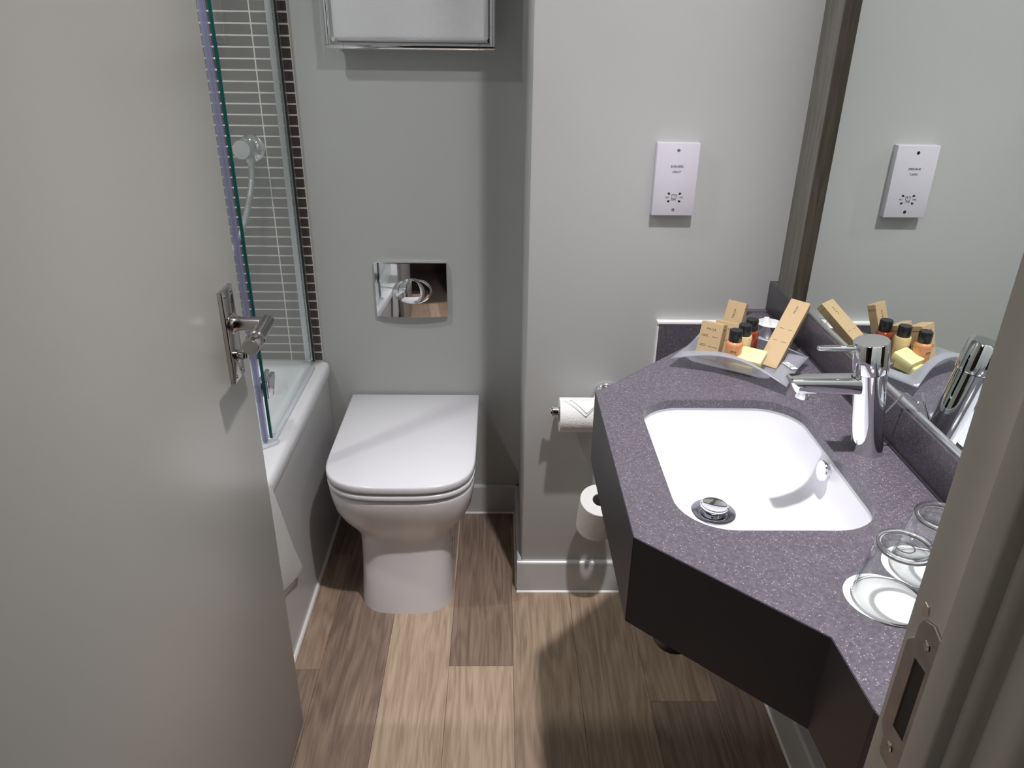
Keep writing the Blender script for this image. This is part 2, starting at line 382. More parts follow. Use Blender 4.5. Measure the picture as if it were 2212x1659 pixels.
# baseboards
def skirting(name, p0, p1, normal, h=0.1, t=0.012, bead=True):
    p0 = Vector((*p0, 0)); p1 = Vector((*p1, 0)); d = (p1 - p0); L = d.length; d.normalize(); n = Vector((*normal, 0))
    prof = [(0, 0), (t, 0), (t, h - 0.006), (t - 0.002, h - 0.002), (t - 0.005, h), (0, h)]
    bm = bmesh.new()
    bm_loft(bm, [[p + n * a + Vector((0, 0, z)) for a, z in prof] for p in (p0, p1)])
    o = struct(from_bm(name, bm, skirt_m))
    if bead:
        bm = bmesh.new(); pr = [(t, 0.0), (t + 0.004, 0.0), (t + 0.003, 0.0028), (t, 0.0045)]
        bm_loft(bm, [[p + n * a + Vector((0, 0, z)) for a, z in pr] for p in (p0, p1)])
        from_bm('silicone_bead', bm, silicone_m, o)
    return o
skirting('baseboard_back', (-0.49, YB), (XC, YB), (0, -1))
skirting('baseboard_front', (XC - 0.012, YC), (XR, YC), (0, -1))
skirting('baseboard_return', (XC, YB), (XC, YC + 0.0005), (-1, 0))
skirting('baseboard_right', (XR, YC), (XR, YN), (-1, 0), t=0.021)
# thin pale caulk line down the corner between the socket wall and the mirror wall
struct(box('trim_1', (XR - 0.004, YC - 0.004, 0.86), (XR, YC, CEIL), silicone_m))

# ---------------------------------------------------------------- tiled end wall over the bath
grout = struct(box('trim_2', (XL, YB - 0.006, 0.520), (-0.503, YB, 1.779), grout_m))
tw, th = 0.1052, 0.0256
nrow = 49
tmesh = None
for i in range(6):
    x1 = -0.591 - tw * (i - 1) if i else -0.5035
    x0 = -0.591 - tw * i
    full = i > 0
    for k in range(nrow):
        z0 = 0.5238 + th * k
        bm = bmesh.new()
        xa, xb = x0 + 0.0018, (x1 - 0.0018 if full else x1)
        if tmesh is None or not full:
            bm_box(bm, (xa - (xa + xb) / 2, -0.0045, 0.0), (xb - (xa + xb) / 2, 0.0045, th - 0.0042), 0.0008, 1)
            bmesh.ops.recalc_face_normals(bm, faces=bm.faces)
            me = bpy.data.meshes.new('tile'); bm.to_mesh(me); me.materials.append(tile_m)
            if full: tmesh = me
        else: me = tmesh
        bm.free()
        if i == 0 and k == 0: cut_mesh = me
        if i == 0: me = cut_mesh
        o = bpy.data.objects.new('tile', me); C.objects.link(o); o.parent = grout
        o.location = ((xa + xb) / 2, YB - 0.0032, z0)

# ================================================================ DOOR (open, flat against the bath side)
XD = -0.4247
door = struct(bpy.data.objects.new('door_1', None)); C.objects.link(door); door.location = (XD - 0.02, 0.44, 0)
box('door_leaf', (XD - 0.040, 0.438, 0.008), (XD, 1.190, 2.0), door_m, door, bev=0.0015)
# backplate: on the leaf, y 1.093..1.140, z 0.877..1.030
plate = box('backplate', (XD, 1.092, 0.878), (XD + 0.0075, 1.142, 1.030), nickel_m, door, bev=0.0015)
for yy, zz in ((1.102, 1.021), (1.132, 1.021), (1.102, 0.887), (1.132, 0.887)):
    lathe('screw', (XD + 0.0075, yy, zz), (1, 0, 0), [(0.0, 0.0012), (0.0028, 0.0010), (0.0034, 0)], nickel_m, plate, n=12)
hy, hz = 1.117, 0.972
handle = lathe('lever_handle', (XD + 0.0075, hy, hz), (1, 0, 0), [(0.0165, 0), (0.0165, 0.002), (0.0125, 0.006), (0.0115, 0.013), (0.0108, 0.015), (0.0108, 0.046), (0.0115, 0.052)], nickel_m, door)
prof = [(XD + 0.062, hy + 0.004, hz), (XD + 0.064, hy - 0.030, hz), (XD + 0.066, hy - 0.052, hz)]
bm = bmesh.new()
bm_loft(bm, [circ(p, (0, -1, 0), r, 24) for p, r in ((Vector((XD + 0.060, hy + 0.012, hz)), 0.0085), (Vector((XD + 0.060, hy + 0.009, hz)), 0.0115), (Vector((XD + 0.063, hy - 0.060, hz)), 0.0115))])
from_bm('grip', bm, nickel_m, handle, autos=40)
lathe('grip_rings', (XD + 0.063, hy - 0.060, hz), (0.03, -1, 0), [(0.0115, 0), (0.0105, 0.001), (0.0122, 0.0025), (0.0105, 0.0045), (0.0122, 0.006), (0.0105, 0.008), (0.0122, 0.0095), (0.0125, 0.012), (0.0125, 0.036), (0.0115, 0.0375), (0.0, 0.0375)], nickel_m, handle)
lathe('privacy_turn', (XD + 0.0075, hy - 0.002, 0.918), (1, 0, 0), [(0.010, 0), (0.010, 0.003), (0.006, 0.004), (0.006, 0.012), (0.0, 0.0125)], nickel_m, door, n=20)
box('privacy_turn_grip', (XD + 0.017, hy - 0.0035, 0.913), (XD + 0.024, hy - 0.0005, 0.923), nickel_m, door, bev=0.0015)
lathe('keyhole', (XD + 0.0076, 1.128, 1.005), (1, 0, 0), [(0.0, 0.0003), (0.003, 0.0003), (0.003, 0.0)], dark_m, door, n=12)
# door lining: hinge side, head, and the strike side with its stop and moulded architrave
fr = bmesh.new()
bm_box(fr, (-0.485, YN0, 0), (-0.468, YN + 0.004, 2.03)); bm_box(fr, (-0.485, YN0, 2.005), (0.335, YN + 0.004, 2.03))
trim3 = struct(from_bm('trim_3', fr, frame_m))
def arc(cx, cy, r, a0, a1, n=5):
    return [(cx + r * math.cos(a0 + (a1 - a0) * i / n), cy + r * math.sin(a0 + (a1 - a0) * i / n)) for i in range(n + 1)]
jp = [(0.335, 0.4135), (0.2955, 0.4135), (0.2952, 0.399), (0.2962, 0.3975), (0.2962, 0.362), (0.2832, 0.362), (0.2830, 0.3425), (0.2850, 0.3400),
      (0.2930, 0.3385)] + arc(0.3015, 0.3385, 0.0085, PI, 1.5 * PI, 5)[1:] + [(0.3040, 0.3290), (0.3040, 0.3120)] + arc(0.3180, 0.3120, 0.0140, PI, 1.5 * PI, 5)[1:] + \
     [(0.3230, 0.2975), (0.3230, 0.2880)] + arc(0.3330, 0.2880, 0.010, PI, 1.5 * PI, 4)[1:] + [(0.372, 0.276), (0.376, 0.280), (0.376, 0.2995), (0.335, 0.2995)]
trim4 = struct(prism('trim_4', [(p[0], p[1]) for p in jp], 0.0, 2.005, frame_m, smooth=50))
# strike plate let into the rebate
sx_ = 0.2952
sf = frame_of((0, 0, 0), (0, 1, 0), (0, 0, 1), (1, 0, 0))
sp_poly = [(0.371, 0.905), (0.3735, 0.901), (0.398, 0.901), (0.4005, 0.905), (0.4005, 0.918), (0.405, 0.922), (0.4075, 0.926), (0.4075, 1.008), (0.4045, 1.012), (0.4005, 1.016), (0.4005, 1.028), (0.397, 1.036), (0.386, 1.040), (0.371, 1.034)]
slot = [(0.3800, 0.936), (0.3945, 0.936), (0.3945, 1.004), (0.3800, 1.004)]
strike = prism('strike_plate', sp_poly, sx_ - 0.0012, sx_ + 0.001, worn_m, trim4, holes=[slot[::-1]], frame=sf)
box('bolt_slot', (sx_ - 0.0002, 0.3800, 0.936), (sx_ + 0.0003, 0.3945, 1.004), dark_m, strike)
for yy, zz in ((0.3865, 1.022), (0.3905, 0.918)):
    lathe('screw', (sx_ - 0.0012, yy, zz), (-1, 0, 0), [(0.0042, 0), (0.0036, 0.0008), (0.0012, 0.0005), (0.0, 0.0002)], nickel_m, strike, n=14)
# paint chip above the strike plate
prism('bare_wood_chip', [(0.396, 1.040), (0.401, 1.036), (0.4035, 1.040), (0.402, 1.047), (0.398, 1.046)], sx_ - 0.0006, sx_, mat('bare_wood', (0.62, 0.52, 0.40), 0.8), trim4, frame=sf)

# ================================================================ BATH with screen
bath = empty('bathtub', (-0.86, 1.2, 0), 'white built-in bathtub behind the open door with a pale grey side panel', 'bathtub')
BX0, BX1, BY0, BY1, BZ = XL + 0.003, -0.484, YN + 0.01, YB - 0.007, 0.521
outer = rrect(BX0, BY0, BX1, BY1, 0.012, 4); n_o = len(outer)
def resample_rr(x0, y0, x1, y1, r, z): return [(p[0], p[1], z) for p in rrect(x0, y0, x1, y1, r, 4)]
bm = bmesh.new()
L = [resample_rr(BX0, BY0, BX1 - 0.002, BY1, 0.012, 0.478), resample_rr(BX0, BY0, BX1, BY1, 0.012, 0.490), resample_rr(BX0, BY0, BX1, BY1, 0.012, BZ - 0.012),
     resample_rr(BX0 + .003, BY0 + .003, BX1 - 0.0035, BY1 - .001, 0.012, BZ - 0.0035), resample_rr(BX0 + .01, BY0 + .01, BX1 - 0.012, BY1 - 0.003, 0.012, BZ),
     resample_rr(BX0 + .07, BY0 + .07, BX1 - 0.072, BY1 - 0.075, 0.09, BZ - 0.001), resample_rr(BX0 + .078, BY0 + .078, BX1 - 0.080, BY1 - 0.083, 0.09, BZ - 0.010),
     resample_rr(BX0 + .10, BY0 + .13, BX1 - 0.10, BY1 - 0.15, 0.10, 0.30), resample_rr(BX0 + .12, BY0 + .16, BX1 - 0.12, BY1 - 0.19, 0.11, 0.16), resample_rr(BX0 + .18, BY0 + .24, BX1 - 0.18, BY1 - 0.27, 0.10, 0.12)]
bm_loft(bm, L, cap0=False, cap1=True)
from_bm('tub', bm, bath_m, bath, autos=60)
box('side_panel', (-0.506, BY0, 0.0), (-0.4945, BY1, 0.482), panel_m, bath)
bm = bmesh.new(); bm_loft(bm, [[(-0.4945 + a, y, z) for a, z in ((0, 0), (0.007, 0), (0.005, 0.005), (0, 0.008))] for y in (BY0, BY1 - 0.01)])
from_bm('floor_seal', bm, silicone_m, bath)

scr = empty('shower_screen', (-0.525, 1.75, BZ), 'folding clear glass shower screen standing on the bath rim', 'shower screen')
XG = -0.525
box('fixed_pane', (XG - 0.003, 1.538, BZ + 0.006), (XG + 0.003, YB - 0.022, 1.95), pane_m, scr)
box('pane_edge', (XG - 0.0031, 1.5345, BZ + 0.006), (XG + 0.0031, 1.538, 1.95), greenedge_m, scr)
prof = box('wall_profile', (XG - 0.020, YB - 0.040, BZ - 0.001), (XG + 0.004, YB - 0.0115, 1.95), alu_m, scr, bev=0.003)
box('profile_cover', (XG - 0.013, YB - 0.046, BZ + 0.01), (XG - 0.002, YB - 0.038, 1.95), alu_m, scr, bev=0.002)
box('profile_gasket', (XG + 0.0035, YB - 0.046, BZ + 0.012), (XG + 0.006, YB - 0.036, 1.95), rubber_m, scr)
box('profile_foot', (XG - 0.022, YB - 0.062, BZ - 0.001), (XG + 0.006, YB - 0.036, BZ + 0.016), alu_m, scr, bev=0.004)
box('bottom_track', (XG - 0.012, 1.52, BZ - 0.001), (XG + 0.012, YB - 0.060, BZ + 0.006), track_m, scr, bev=0.0015)
prism('track_end', [(XG - 0.020, 1.480), (XG + 0.020, 1.515), (XG + 0.020, 1.530), (XG - 0.012, 1.530)], BZ - 0.001, BZ + 0.007, track_m, scr, bev=0.0015)
# folding pane swung slightly inwards, with its violet seal
rot = Matrix.Translation(Vector((XG - 0.006, 1.520, 0))) @ Matrix.Rotation(math.radians(-7), 4, 'Z')
box('folding_pane', (-0.003, -0.55, BZ + 0.012), (0.003, -0.010, 1.95), pane_m, scr, mtx=rot)
bm = bmesh.new(); bm_box(bm, (-0.006, -0.012, BZ + 0.012), (0.006, 0.000, 1.95), 0.002); bm_box(bm, (-0.002, -0.014, BZ + 0.012), (0.0075, -0.010, 1.95))
bmesh.ops.transform(bm, matrix=rot, verts=bm.verts)
from_bm('seal_strip', bm, seal_m, scr, autos=40)
hg = box('hinge', (XG + 0.003, 1.535, 0.628), (XG + 0.012, 1.586, 0.674), chrome_m, scr, bev=0.0015)
box('hinge_plate', (XG - 0.013, 1.545, 0.628), (XG - 0.004, 1.600, 0.674), chrome_m, hg, bev=0.0015)
lathe('hinge_barrel', (XG - 0.014, 1.532, 0.624), (0, 0, 1), [(0.0, 0), (0.0085, 0.0), (0.0085, 0.011), (0.0074, 0.012), (0.0085, 0.013), (0.0085, 0.024), (0.0074, 0.025), (0.0085, 0.026), (0.0085, 0.037), (0, 0.037)], chrome_m, hg)
box('hinge_arm', (XG - 0.016, 1.532, 0.628), (XG - 0.008, 1.550, 0.658), chrome_m, hg, bev=0.001)

# hand shower outlet on the tiles with hose
sh = empty('shower_outlet', (-0.626, YB - 0.011, 1.105), 'chrome shower hose outlet on the dark tiled wall, seen through the glass', 'shower')
lathe('rosette', (-0.626, YB - 0.011, 1.107), (0, -1, 0), [(0.034, 0.0), (0.034, 0.003), (0.026, 0.012), (0.018, 0.016), (0.012, 0.018), (0.012, 0.034)], chrome_m, sh)
lathe('knob', (-0.629, YB - 0.045, 1.108), (-0.05, -1, 0.15), [(0.0, 0.0), (0.022, 0.0), (0.0235, 0.003), (0.0235, 0.030), (0.0215, 0.034), (0.0, 0.0345)], mat('satin_chrome', (0.75, 0.76, 0.77), 0.30, 0.9), sh)
lathe('hose_nut', (-0.626, YB - 0.030, 1.096), (0, 0, -1), [(0.012, 0), (0.012, 0.020), (0.0085, 0.024), (0.0085, 0.032)], chrome_m, sh)
hp = [(-0.626, 1.968, 1.066), (-0.628, 1.96, 1.027), (-0.634, 1.95, 0.995), (-0.642, 1.945, 0.965), (-0.658, 1.94, 0.92), (-0.682, 1.935, 0.875), (-0.72, 1.93, 0.82), (-0.77, 1.93, 0.76)]
def catmull(P, per=10):
    P = [Vector(p) for p in P]; out = []
    for i in range(len(P) - 1):
        p0, p1, p2, p3 = P[max(i - 1, 0)], P[i], P[i + 1], P[min(i + 2, len(P) - 1)]
        for k in range(per):
            t = k / per
            out.append(0.5 * ((2 * p1) + (p2 - p0) * t + (2 * p0 - 5 * p1 + 4 * p2 - p3) * t * t + (3 * p1 - p0 - 3 * p2 + p3) * t ** 3))
    out.append(P[-1]); return out
hpts = catmull(hp, 24)
tube('hose', hpts, [0.0085 if (i // 1) % 2 else 0.0062 for i in range(len(hpts))], MATS['satin_chrome'], sh, n=12)

# bath mat hanging over the rim beside the door
tw_o = empty('bath_mat', (-0.487, 1.2, BZ), 'white towelling bath mat hanging over the bath rim behind the open door', 'bath mat')
def towel_sheet(name, poly, x, t, m, parent, wav=0.003):
    f = frame_of((0, 0, 0), (0, 1, 0), (0, 0, 1), (1, 0, 0))
    o = prism(name, poly, x, x + t, m, parent, frame=f, bev=min(t * 0.4, 0.003)); return o
towel_sheet('hanging_layer', [(0.98, 0.532), (1.325, 0.532), (1.345, 0.528), (1.395, 0.40), (1.440, 0.285), (1.475, 0.215), (1.478, 0.198), (1.466, 0.188), (1.40, 0.222), (1.33, 0.252), (0.98, 0.37)], -0.4835, 0.0095, mattow_m, tw_o)
towel_sheet('under_layer', [(0.98, 0.50), (1.30, 0.50), (1.38, 0.34), (1.452, 0.200), (1.440, 0.182), (1.38, 0.206), (1.31, 0.236), (0.98, 0.33)], -0.4935, 0.0095, mattow_m, tw_o)
bm = bmesh.new(); bm_box(bm, (-0.60, 0.98, BZ - 0.001), (-0.474, 1.318, BZ + 0.010), 0.004)
from_bm('folded_top', bm, mattow_m, tw_o, autos=40)
for k, (a, b) in enumerate((((1.00, 0.335), (1.418, 0.335)), ((1.00, 0.30), (1.431, 0.300)))):
    pass

# ================================================================ TOILET
toilet = empty('toilet', (-0.243, 1.75, 0), 'white back-to-wall toilet with its lid closed', 'toilet')
TX = -0.2415
def dshape(hw, fy, by, r, bow, z, n=26, cx=TX):
    """D footprint: straight back at by, straight sides, superelliptic front of depth ~r reaching fy"""
    e = 2 / 3.1; yc = fy + r
    pts = [(cx - hw, by, z), (cx - hw, (by + yc) / 2, z)]
    for i in range(n + 1):
        a = PI + PI * i / n; c, s = math.cos(a), math.sin(a)
        pts.append((cx + hw * math.copysign(abs(c) ** e, c), yc - r * abs(s) ** e, z))
    pts += [(cx + hw, (by + yc) / 2, z), (cx + hw, by, z)]
    return pts
bm = bmesh.new()
S = [(0.1230, 1.535, 0.120, 0.022, 0.0), (0.1220, 1.537, 0.120, 0.022, 0.02), (0.1190, 1.546, 0.115, 0.022, 0.08), (0.1180, 1.555, 0.115, 0.022, 0.14), (0.1195, 1.561, 0.115, 0.020, 0.19), (0.1250, 1.561, 0.12, 0.020, 0.213),
     (0.1440, 1.552, 0.140, 0, 0.236), (0.1630, 1.535, 0.150, 0, 0.264), (0.1755, 1.517, 0.155, 0, 0.300), (0.1805, 1.508, 0.158, 0, 0.335), (0.1825, 1.504, 0.160, 0, 0.358), (0.1815, 1.505, 0.160, 0, 0.3655), (0.178, 1.509, 0.158, 0, 0.3685)]
bm_loft(bm, [dshape(hw, fy, YB, r, bow, z) for hw, fy, r, bow, z in S])
o = from_bm('bowl', bm, ceramic_m, toilet, autos=50)
def slab(name, hw, fy, by, r, bow, z0, z1, e, m, parent):
    bm = bmesh.new()
    bm_loft(bm, [dshape(hw - e, fy + e, by - e * .5, r - e, bow, z0), dshape(hw - e * .3, fy + e * .3, by, r, bow, z0 + e * .3), dshape(hw, fy, by, r, bow, z0 + e),
                 dshape(hw, fy, by, r, bow, z1 - e), dshape(hw - e * .3, fy + e * .3, by, r, bow, z1 - e * .3), dshape(hw - e, fy + e, by - e * .5, r - e, bow, z1)])
    return from_bm(name, bm, m, parent, autos=50)
slab('seat_ring', 0.1840, 1.499, 1.985, 0.160, 0.014, 0.3755, 0.3890, 0.0035, seat_m, toilet)
slab('lid', 0.1850, 1.497, 1.989, 0.162, 0.014, 0.3960, 0.4165, 0.0045, seat_m, toilet)
slab('seat_gap_shade', 0.160, 1.532, 1.98, 0.145, 0.014, 0.3680, 0.3760, 0.001, mat('gap_shade_grey', (0.12, 0.115, 0.12), 0.6), toilet)  # dark slab paints the shade in the gap under the seat
slab('lid_gap_shade', 0.160, 1.532, 1.98, 0.145, 0.014, 0.3885, 0.3965, 0.001, MATS['gap_shade_grey'], toilet)  # same painted shade for the gap under the lid
for s in (-1, 1):
    bm = bmesh.new(); r = bmesh.ops.create_uvsphere(bm, u_segments=16, v_segments=10, radius=1)
    for v in bm.verts: v.co = Vector((TX + s * 0.1195 + v.co.x * 0.004, 1.70 + v.co.y * 0.03, 0.085 + v.co.z * 0.03))
    from_bm('fixing_cap', bm, ceramic_m, toilet, smooth=True)

# ================================================================ FLUSH PLATE
fp = empty('flush_plate', (-0.2405, YB, 0.737), 'polished chrome dual flush plate on the wall above the toilet', 'flush plate')
cxp, czp, hwp, hhp = -0.2405, 0.7365, 0.0985, 0.0775
bm = bmesh.new(); N = 24
loops = []
base = []
def pr(hw, hh, y): 
    return [(cxp + p[0], y, czp + p[1]) for p in rrect(-hw, -hh, hw, hh, 0.002, 3)]
bm_loft(bm, [pr(hwp, hhp, YB), pr(hwp, hhp, YB - 0.012), pr(hwp - 0.001, hhp - 0.001, YB - 0.0135)], cap0=False, cap1=False)
# dished front: saddle surface
grid = [[None] * (N + 1) for _ in range(N + 1)]
for i in range(N + 1):
    for j in range(N + 1):
        u, v = -1 + 2 * i / N, -1 + 2 * j / N
        grid[i][j] = bm.verts.new((cxp + u * (hwp - 0.001), YB - 0.0135 - 0.0070 * (1 - u * u) - 0.0022 * (1 - v * v), czp + v * (hhp - 0.001)))
for i in range(N):
    for j in range(N): bm.faces.new((grid[i][j], grid[i + 1][j], grid[i + 1][j + 1], grid[i][j + 1]))
plate_o = from_bm('cover', bm, chrome_m, fp, autos=35)
def half_button(name, side, domey):
    bm = bmesh.new(); a, b = 0.0515, 0.036; rows = []
    K = 10
    for k in range(K + 1):
        t = k / K; row = []
        for i in range(33):
            ang = (PI / 2 + PI * i / 32) if side < 0 else (-PI / 2 + PI * i / 32)
            x, z = a * t * math.cos(ang), b * t * math.sin(ang)
            x0 = x
            # split follows a crescent: the left button bulges to the right of centre
            row.append((cxp + 0.004 + x0, YB - 0.0205 - domey * math.sqrt(max(0, 1 - t * t * 0.97)), czp + z))
        rows.append([bm.verts.new(p) for p in row])
    for r0, r1 in zip(rows, rows[1:]):
        for i in range(32): bm.faces.new((r0[i], r0[i + 1], r1[i + 1], r1[i]))
    # rim
    last = rows[-1]; back = [bm.verts.new((v.co.x, YB - 0.018, v.co.z)) for v in last]
    for i in range(32): bm.faces.new((last[i], last[i + 1], back[i + 1], back[i]))
    bmesh.ops.remove_doubles(bm, verts=bm.verts, dist=1e-5)
    return from_bm(name, bm, chrome_m, fp, autos=60)
half_button('flush_button', -1, 0.010); half_button('flush_button', 1, 0.010)
# crescent of the half flush, slightly proud
bm = bmesh.new(); cres = []
for i in range(25):
    a = -PI / 2 + PI * i / 24; cres.append((0.0505 * math.cos(a), 0.0345 * math.sin(a)))
for i in range(23, 0, -1):
    a = -PI / 2 + PI * i / 24; cres.append((0.021 * math.cos(a), 0.0335 * math.sin(a)))
f = frame_of((cxp + 0.005, YB - 0.0205, czp), (1, 0, 0), (0, 0, 1), (0, -1, 0))
prism('crescent_button', cres, 0.004, 0.012, chrome_m, fp, frame=f, bev=0.002); bm.free()
tube('button_ring', [Vector((cxp + 0.004 + 0.0525 * math.cos(2 * PI * i / 48), YB - 0.0205, czp + 0.037 * math.sin(2 * PI * i / 48))) for i in range(49)], 0.0012, chrome_m, fp, n=8)

# ================================================================ TOWEL RACK
rk = empty('towel_rack', (-0.21, 1.93, 1.35), 'chrome tube towel rack on the wall high above the toilet', 'towel rack')
ry = 1.946
tube('bottom_rail', [(-0.407, ry, 1.3478), (-0.013, ry, 1.3478)], 0.0075, chrome_m, rk)
tube('side_rail', [(-0.401, ry, 1.351), (-0.401, ry, 1.95)], 0.007, chrome_m, rk)
tube('side_rail', [(-0.019, ry, 1.351), (-0.019, ry, 1.95)], 0.007, chrome_m, rk)
tube('back_rail', [(-0.397, 1.985, 1.362), (-0.019, 1.985, 1.362)], 0.006, chrome_m, rk)
tube('back_post', [(-0.390, 1.985, 1.362), (-0.390, 1.985, 1.95)], 0.006, chrome_m, rk)
tube('back_post', [(-0.026, 1.985, 1.362), (-0.026, 1.985, 1.95)], 0.006, chrome_m, rk)
tube('top_rail', [(-0.407, ry, 1.95), (-0.013, ry, 1.95)], 0.0075, chrome_m, rk)
for xx in (-0.390, -0.026):
    tube('bracket', [(xx, 1.946, 1.362), (xx, 2.0, 1.362)], 0.005, chrome_m, rk); tube('bracket', [(xx, 1.946, 1.94), (xx, 2.0, 1.94)], 0.005, chrome_m, rk)
for xx in (-0.367, -0.049): lathe('rail_joint', (xx, ry, 1.3478), (1, 0, 0), [(0.0075, 0), (0.0080, 0.0002), (0.0080, 0.0012), (0.0075, 0.0014)], nickel_m, rk)
# folded towel inside the frame
bm = bmesh.new(); bm_box(bm, (-0.389, 1.936, 1.3575), (-0.028, 1.977, 1.80), 0.012, 4)
bmesh.ops.subdivide_edges(bm, edges=bm.edges, cuts=2, use_grid_fill=True)
for v in bm.verts: v.co += Vector((0, random.uniform(-.0008, .0008), random.uniform(-.0006, .0006)))
t_o = from_bm('folded_towel', bm, towel_m, autos=60); tagit(t_o, 'thick white folded towel standing inside the chrome rack above the toilet', 'towel')

# ================================================================ VANITY
Z = 0.815
van = empty('vanity_unit', (0.42, 1.0, Z), 'dark speckled angular vanity worktop with deep plain fascia against the mirror wall', 'vanity')
B_ = (0.1715, 1.1980); C_ = (0.1735, 0.7827); D_ = (0.3575, 0.6085); E_ = (0.3615, 0.5133)
XU = 0.610   # face of the side upstand
poly = [B_, C_, D_, E_, (0.385, YN + 0.005), (XR, YN + 0.005), (XR, YC), (0.594, YC)]
hole = rrect(0.240, 0.797, 0.514, 1.171, 0.072, 12)
prism('worktop', poly, Z - 0.016, Z, stone_m, van, holes=[hole[::-1]])
# fascia boards follow the front edges
def fascia(p, q, t=0.012, inn=-0.0012):
    p, q = Vector((*p, 0)), Vector((*q, 0)); d = (q - p).normalized(); n = Vector((-d.y, d.x, 0))
    c = Vector((0.45, 1.0, 0))
    if (c - p).dot(n) < 0: n = -n
    return [(p + n * inn)[:2], (q + n * inn)[:2], (q + n * t - d * 0.005)[:2], (p + n * t + d * 0.005)[:2]]
for p, q in (((0.594, YC), B_), (B_, C_), (C_, D_), (D_, E_), (E_, (0.385, YN + 0.005))):
    prism('fascia_panel', fascia(p, q), 0.6770, Z - 0.0006, fascia_m, van)
    # polished top arris
    a, b = Vector((*p, Z - 0.0012)), Vector((*q, Z - 0.0012))
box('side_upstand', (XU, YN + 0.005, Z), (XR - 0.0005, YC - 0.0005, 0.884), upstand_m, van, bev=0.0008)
box('back_upstand', (0.556, YC - 0.018, Z - 0.016), (XU, YC - 0.0005, Z + 0.002), stone_m, van)
bm = bmesh.new(); bm_box(bm, (XU - 0.003, YN + 0.01, Z), (XU, YC - 0.019, Z + 0.0025)); from_bm('upstand_joint', bm, fascia_m, van)
# dark support panel on the socket wall below worktop level, caulked round
sp_o = struct(box('trim_5', (0.3665, YC - 0.016, 0.60), (0.590, YC, 0.7845), stone_m)); 
sp2 = box('silicone_bead', (0.3625, YC - 0.017, 0.7845), (0.590, YC, 0.7890), silicone_m, sp_o)
box('silicone_bead', (0.3628, YC - 0.014, 0.60), (0.3665, YC, 0.7850), silicone_m, sp_o)

# ---- basin
bas = empty('sink', (0.377, 0.985, 0.69), 'white undermounted rounded rectangular basin in the dark worktop', 'sink')
dr = Vector((0.349, 1.015, 0.0)); cx0, cy0 = 0.377, 0.984
def bloop(t, z, grow=0.0, rr=0.075):
    L = rrect(0.240 - grow, 0.797 - grow, 0.514 + grow, 1.171 + grow, rr, 12)
    return [(p[0] * (1 - t) + dr.x * t, p[1] * (1 - t) + dr.y * t, z) for p in L]
bm = bmesh.new()
zs = [(0, Z - 0.0162, 0.030), (0, Z - 0.0162, 0.004), (0, Z - 0.030, 0.003), (0.004, Z - 0.052, 0), (0.018, Z - 0.068, 0), (0.045, Z - 0.082, 0), (0.09, Z - 0.094, 0), (0.17, Z - 0.106, 0), (0.30, Z - 0.116, 0), (0.5, Z - 0.123, 0), (0.75, Z - 0.127, 0), (0.88, Z - 0.129, 0)]
bm_loft(bm, [bloop(t, z, g) for t, z, g in zs], cap0=False, cap1=True)
bo = from_bm('bowl', bm, basin_m, bas, autos=60)
sol = bo.modifiers.new('shell', 'SOLIDIFY'); sol.thickness = 0.003; sol.offset = 1
DZ = Z - 0.1255
dn = lathe('drain', (dr.x, dr.y, DZ), (0, 0, 1), [(0.0, 0.0012), (0.021, 0.0010), (0.0225, 0.0030), (0.0335, 0.0034), (0.0360, 0.0022), (0.0365, -0.002)], mat('dull_steel', (0.33, 0.33, 0.36), 0.15, 1.0), bas)
lathe('drain_plug', (dr.x, dr.y, DZ), (0.05, 0, 1), [(0.016, -0.003), (0.016, 0.009), (0.0215, 0.0095), (0.0230, 0.0125), (0.0225, 0.0150), (0.0205, 0.0155), (0.018, 0.0142), (0.0, 0.0135)], chrome_m, bas)
ov = lathe('overflow_cap', (0.5105, 0.995, Z - 0.034), (-1, -0.0, 0.1), [(0.009, -0.006), (0.009, 0.005), (0.0155, 0.0055), (0.0165, 0.008), (0.0155, 0.0105), (0.0, 0.0095)], chrome_m, bas)
# waste trap under the basin
tp = lathe('waste_trap', (0.318, 1.03, 0.400), (0, 0, 1), [(0.0, 0), (0.034, 0.0), (0.038, 0.006), (0.038, 0.030), (0.045, 0.034), (0.045, 0.052), (0.036, 0.056), (0.034, 0.11), (0.022, 0.125), (0.020, 0.29)], black_m, bas)
tube('waste_pipe', [(0.318, 1.03, 0.49), (0.40, 1.06, 0.49), (XR, 1.15, 0.47)], 0.018, black_m, bas)

# ---- tap
tap = empty('mixer_tap', (0.5665, 1.0, Z), 'chrome single-lever mixer tap standing on the worktop behind the basin', 'tap')
tb, tt = Vector((0.5665, 1.0, Z)), Vector((0.5345, 1.0, 1.0))
ax = (tt - tb).normalized()
lathe('body', tb, ax, [(0.0235, -0.003), (0.0235, 0.0), (0.0228, 0.003), (0.0228, 0.137)], chrome_m, tap, n=40)
lathe('cap', tb + ax * 0.137, ax, [(0.0215, 0.0), (0.0215, 0.0012), (0.0243, 0.0012), (0.0247, 0.003), (0.0247, 0.047), (0.0235, 0.0485), (0.0, 0.0488)], chrome_m, tap, n=40)
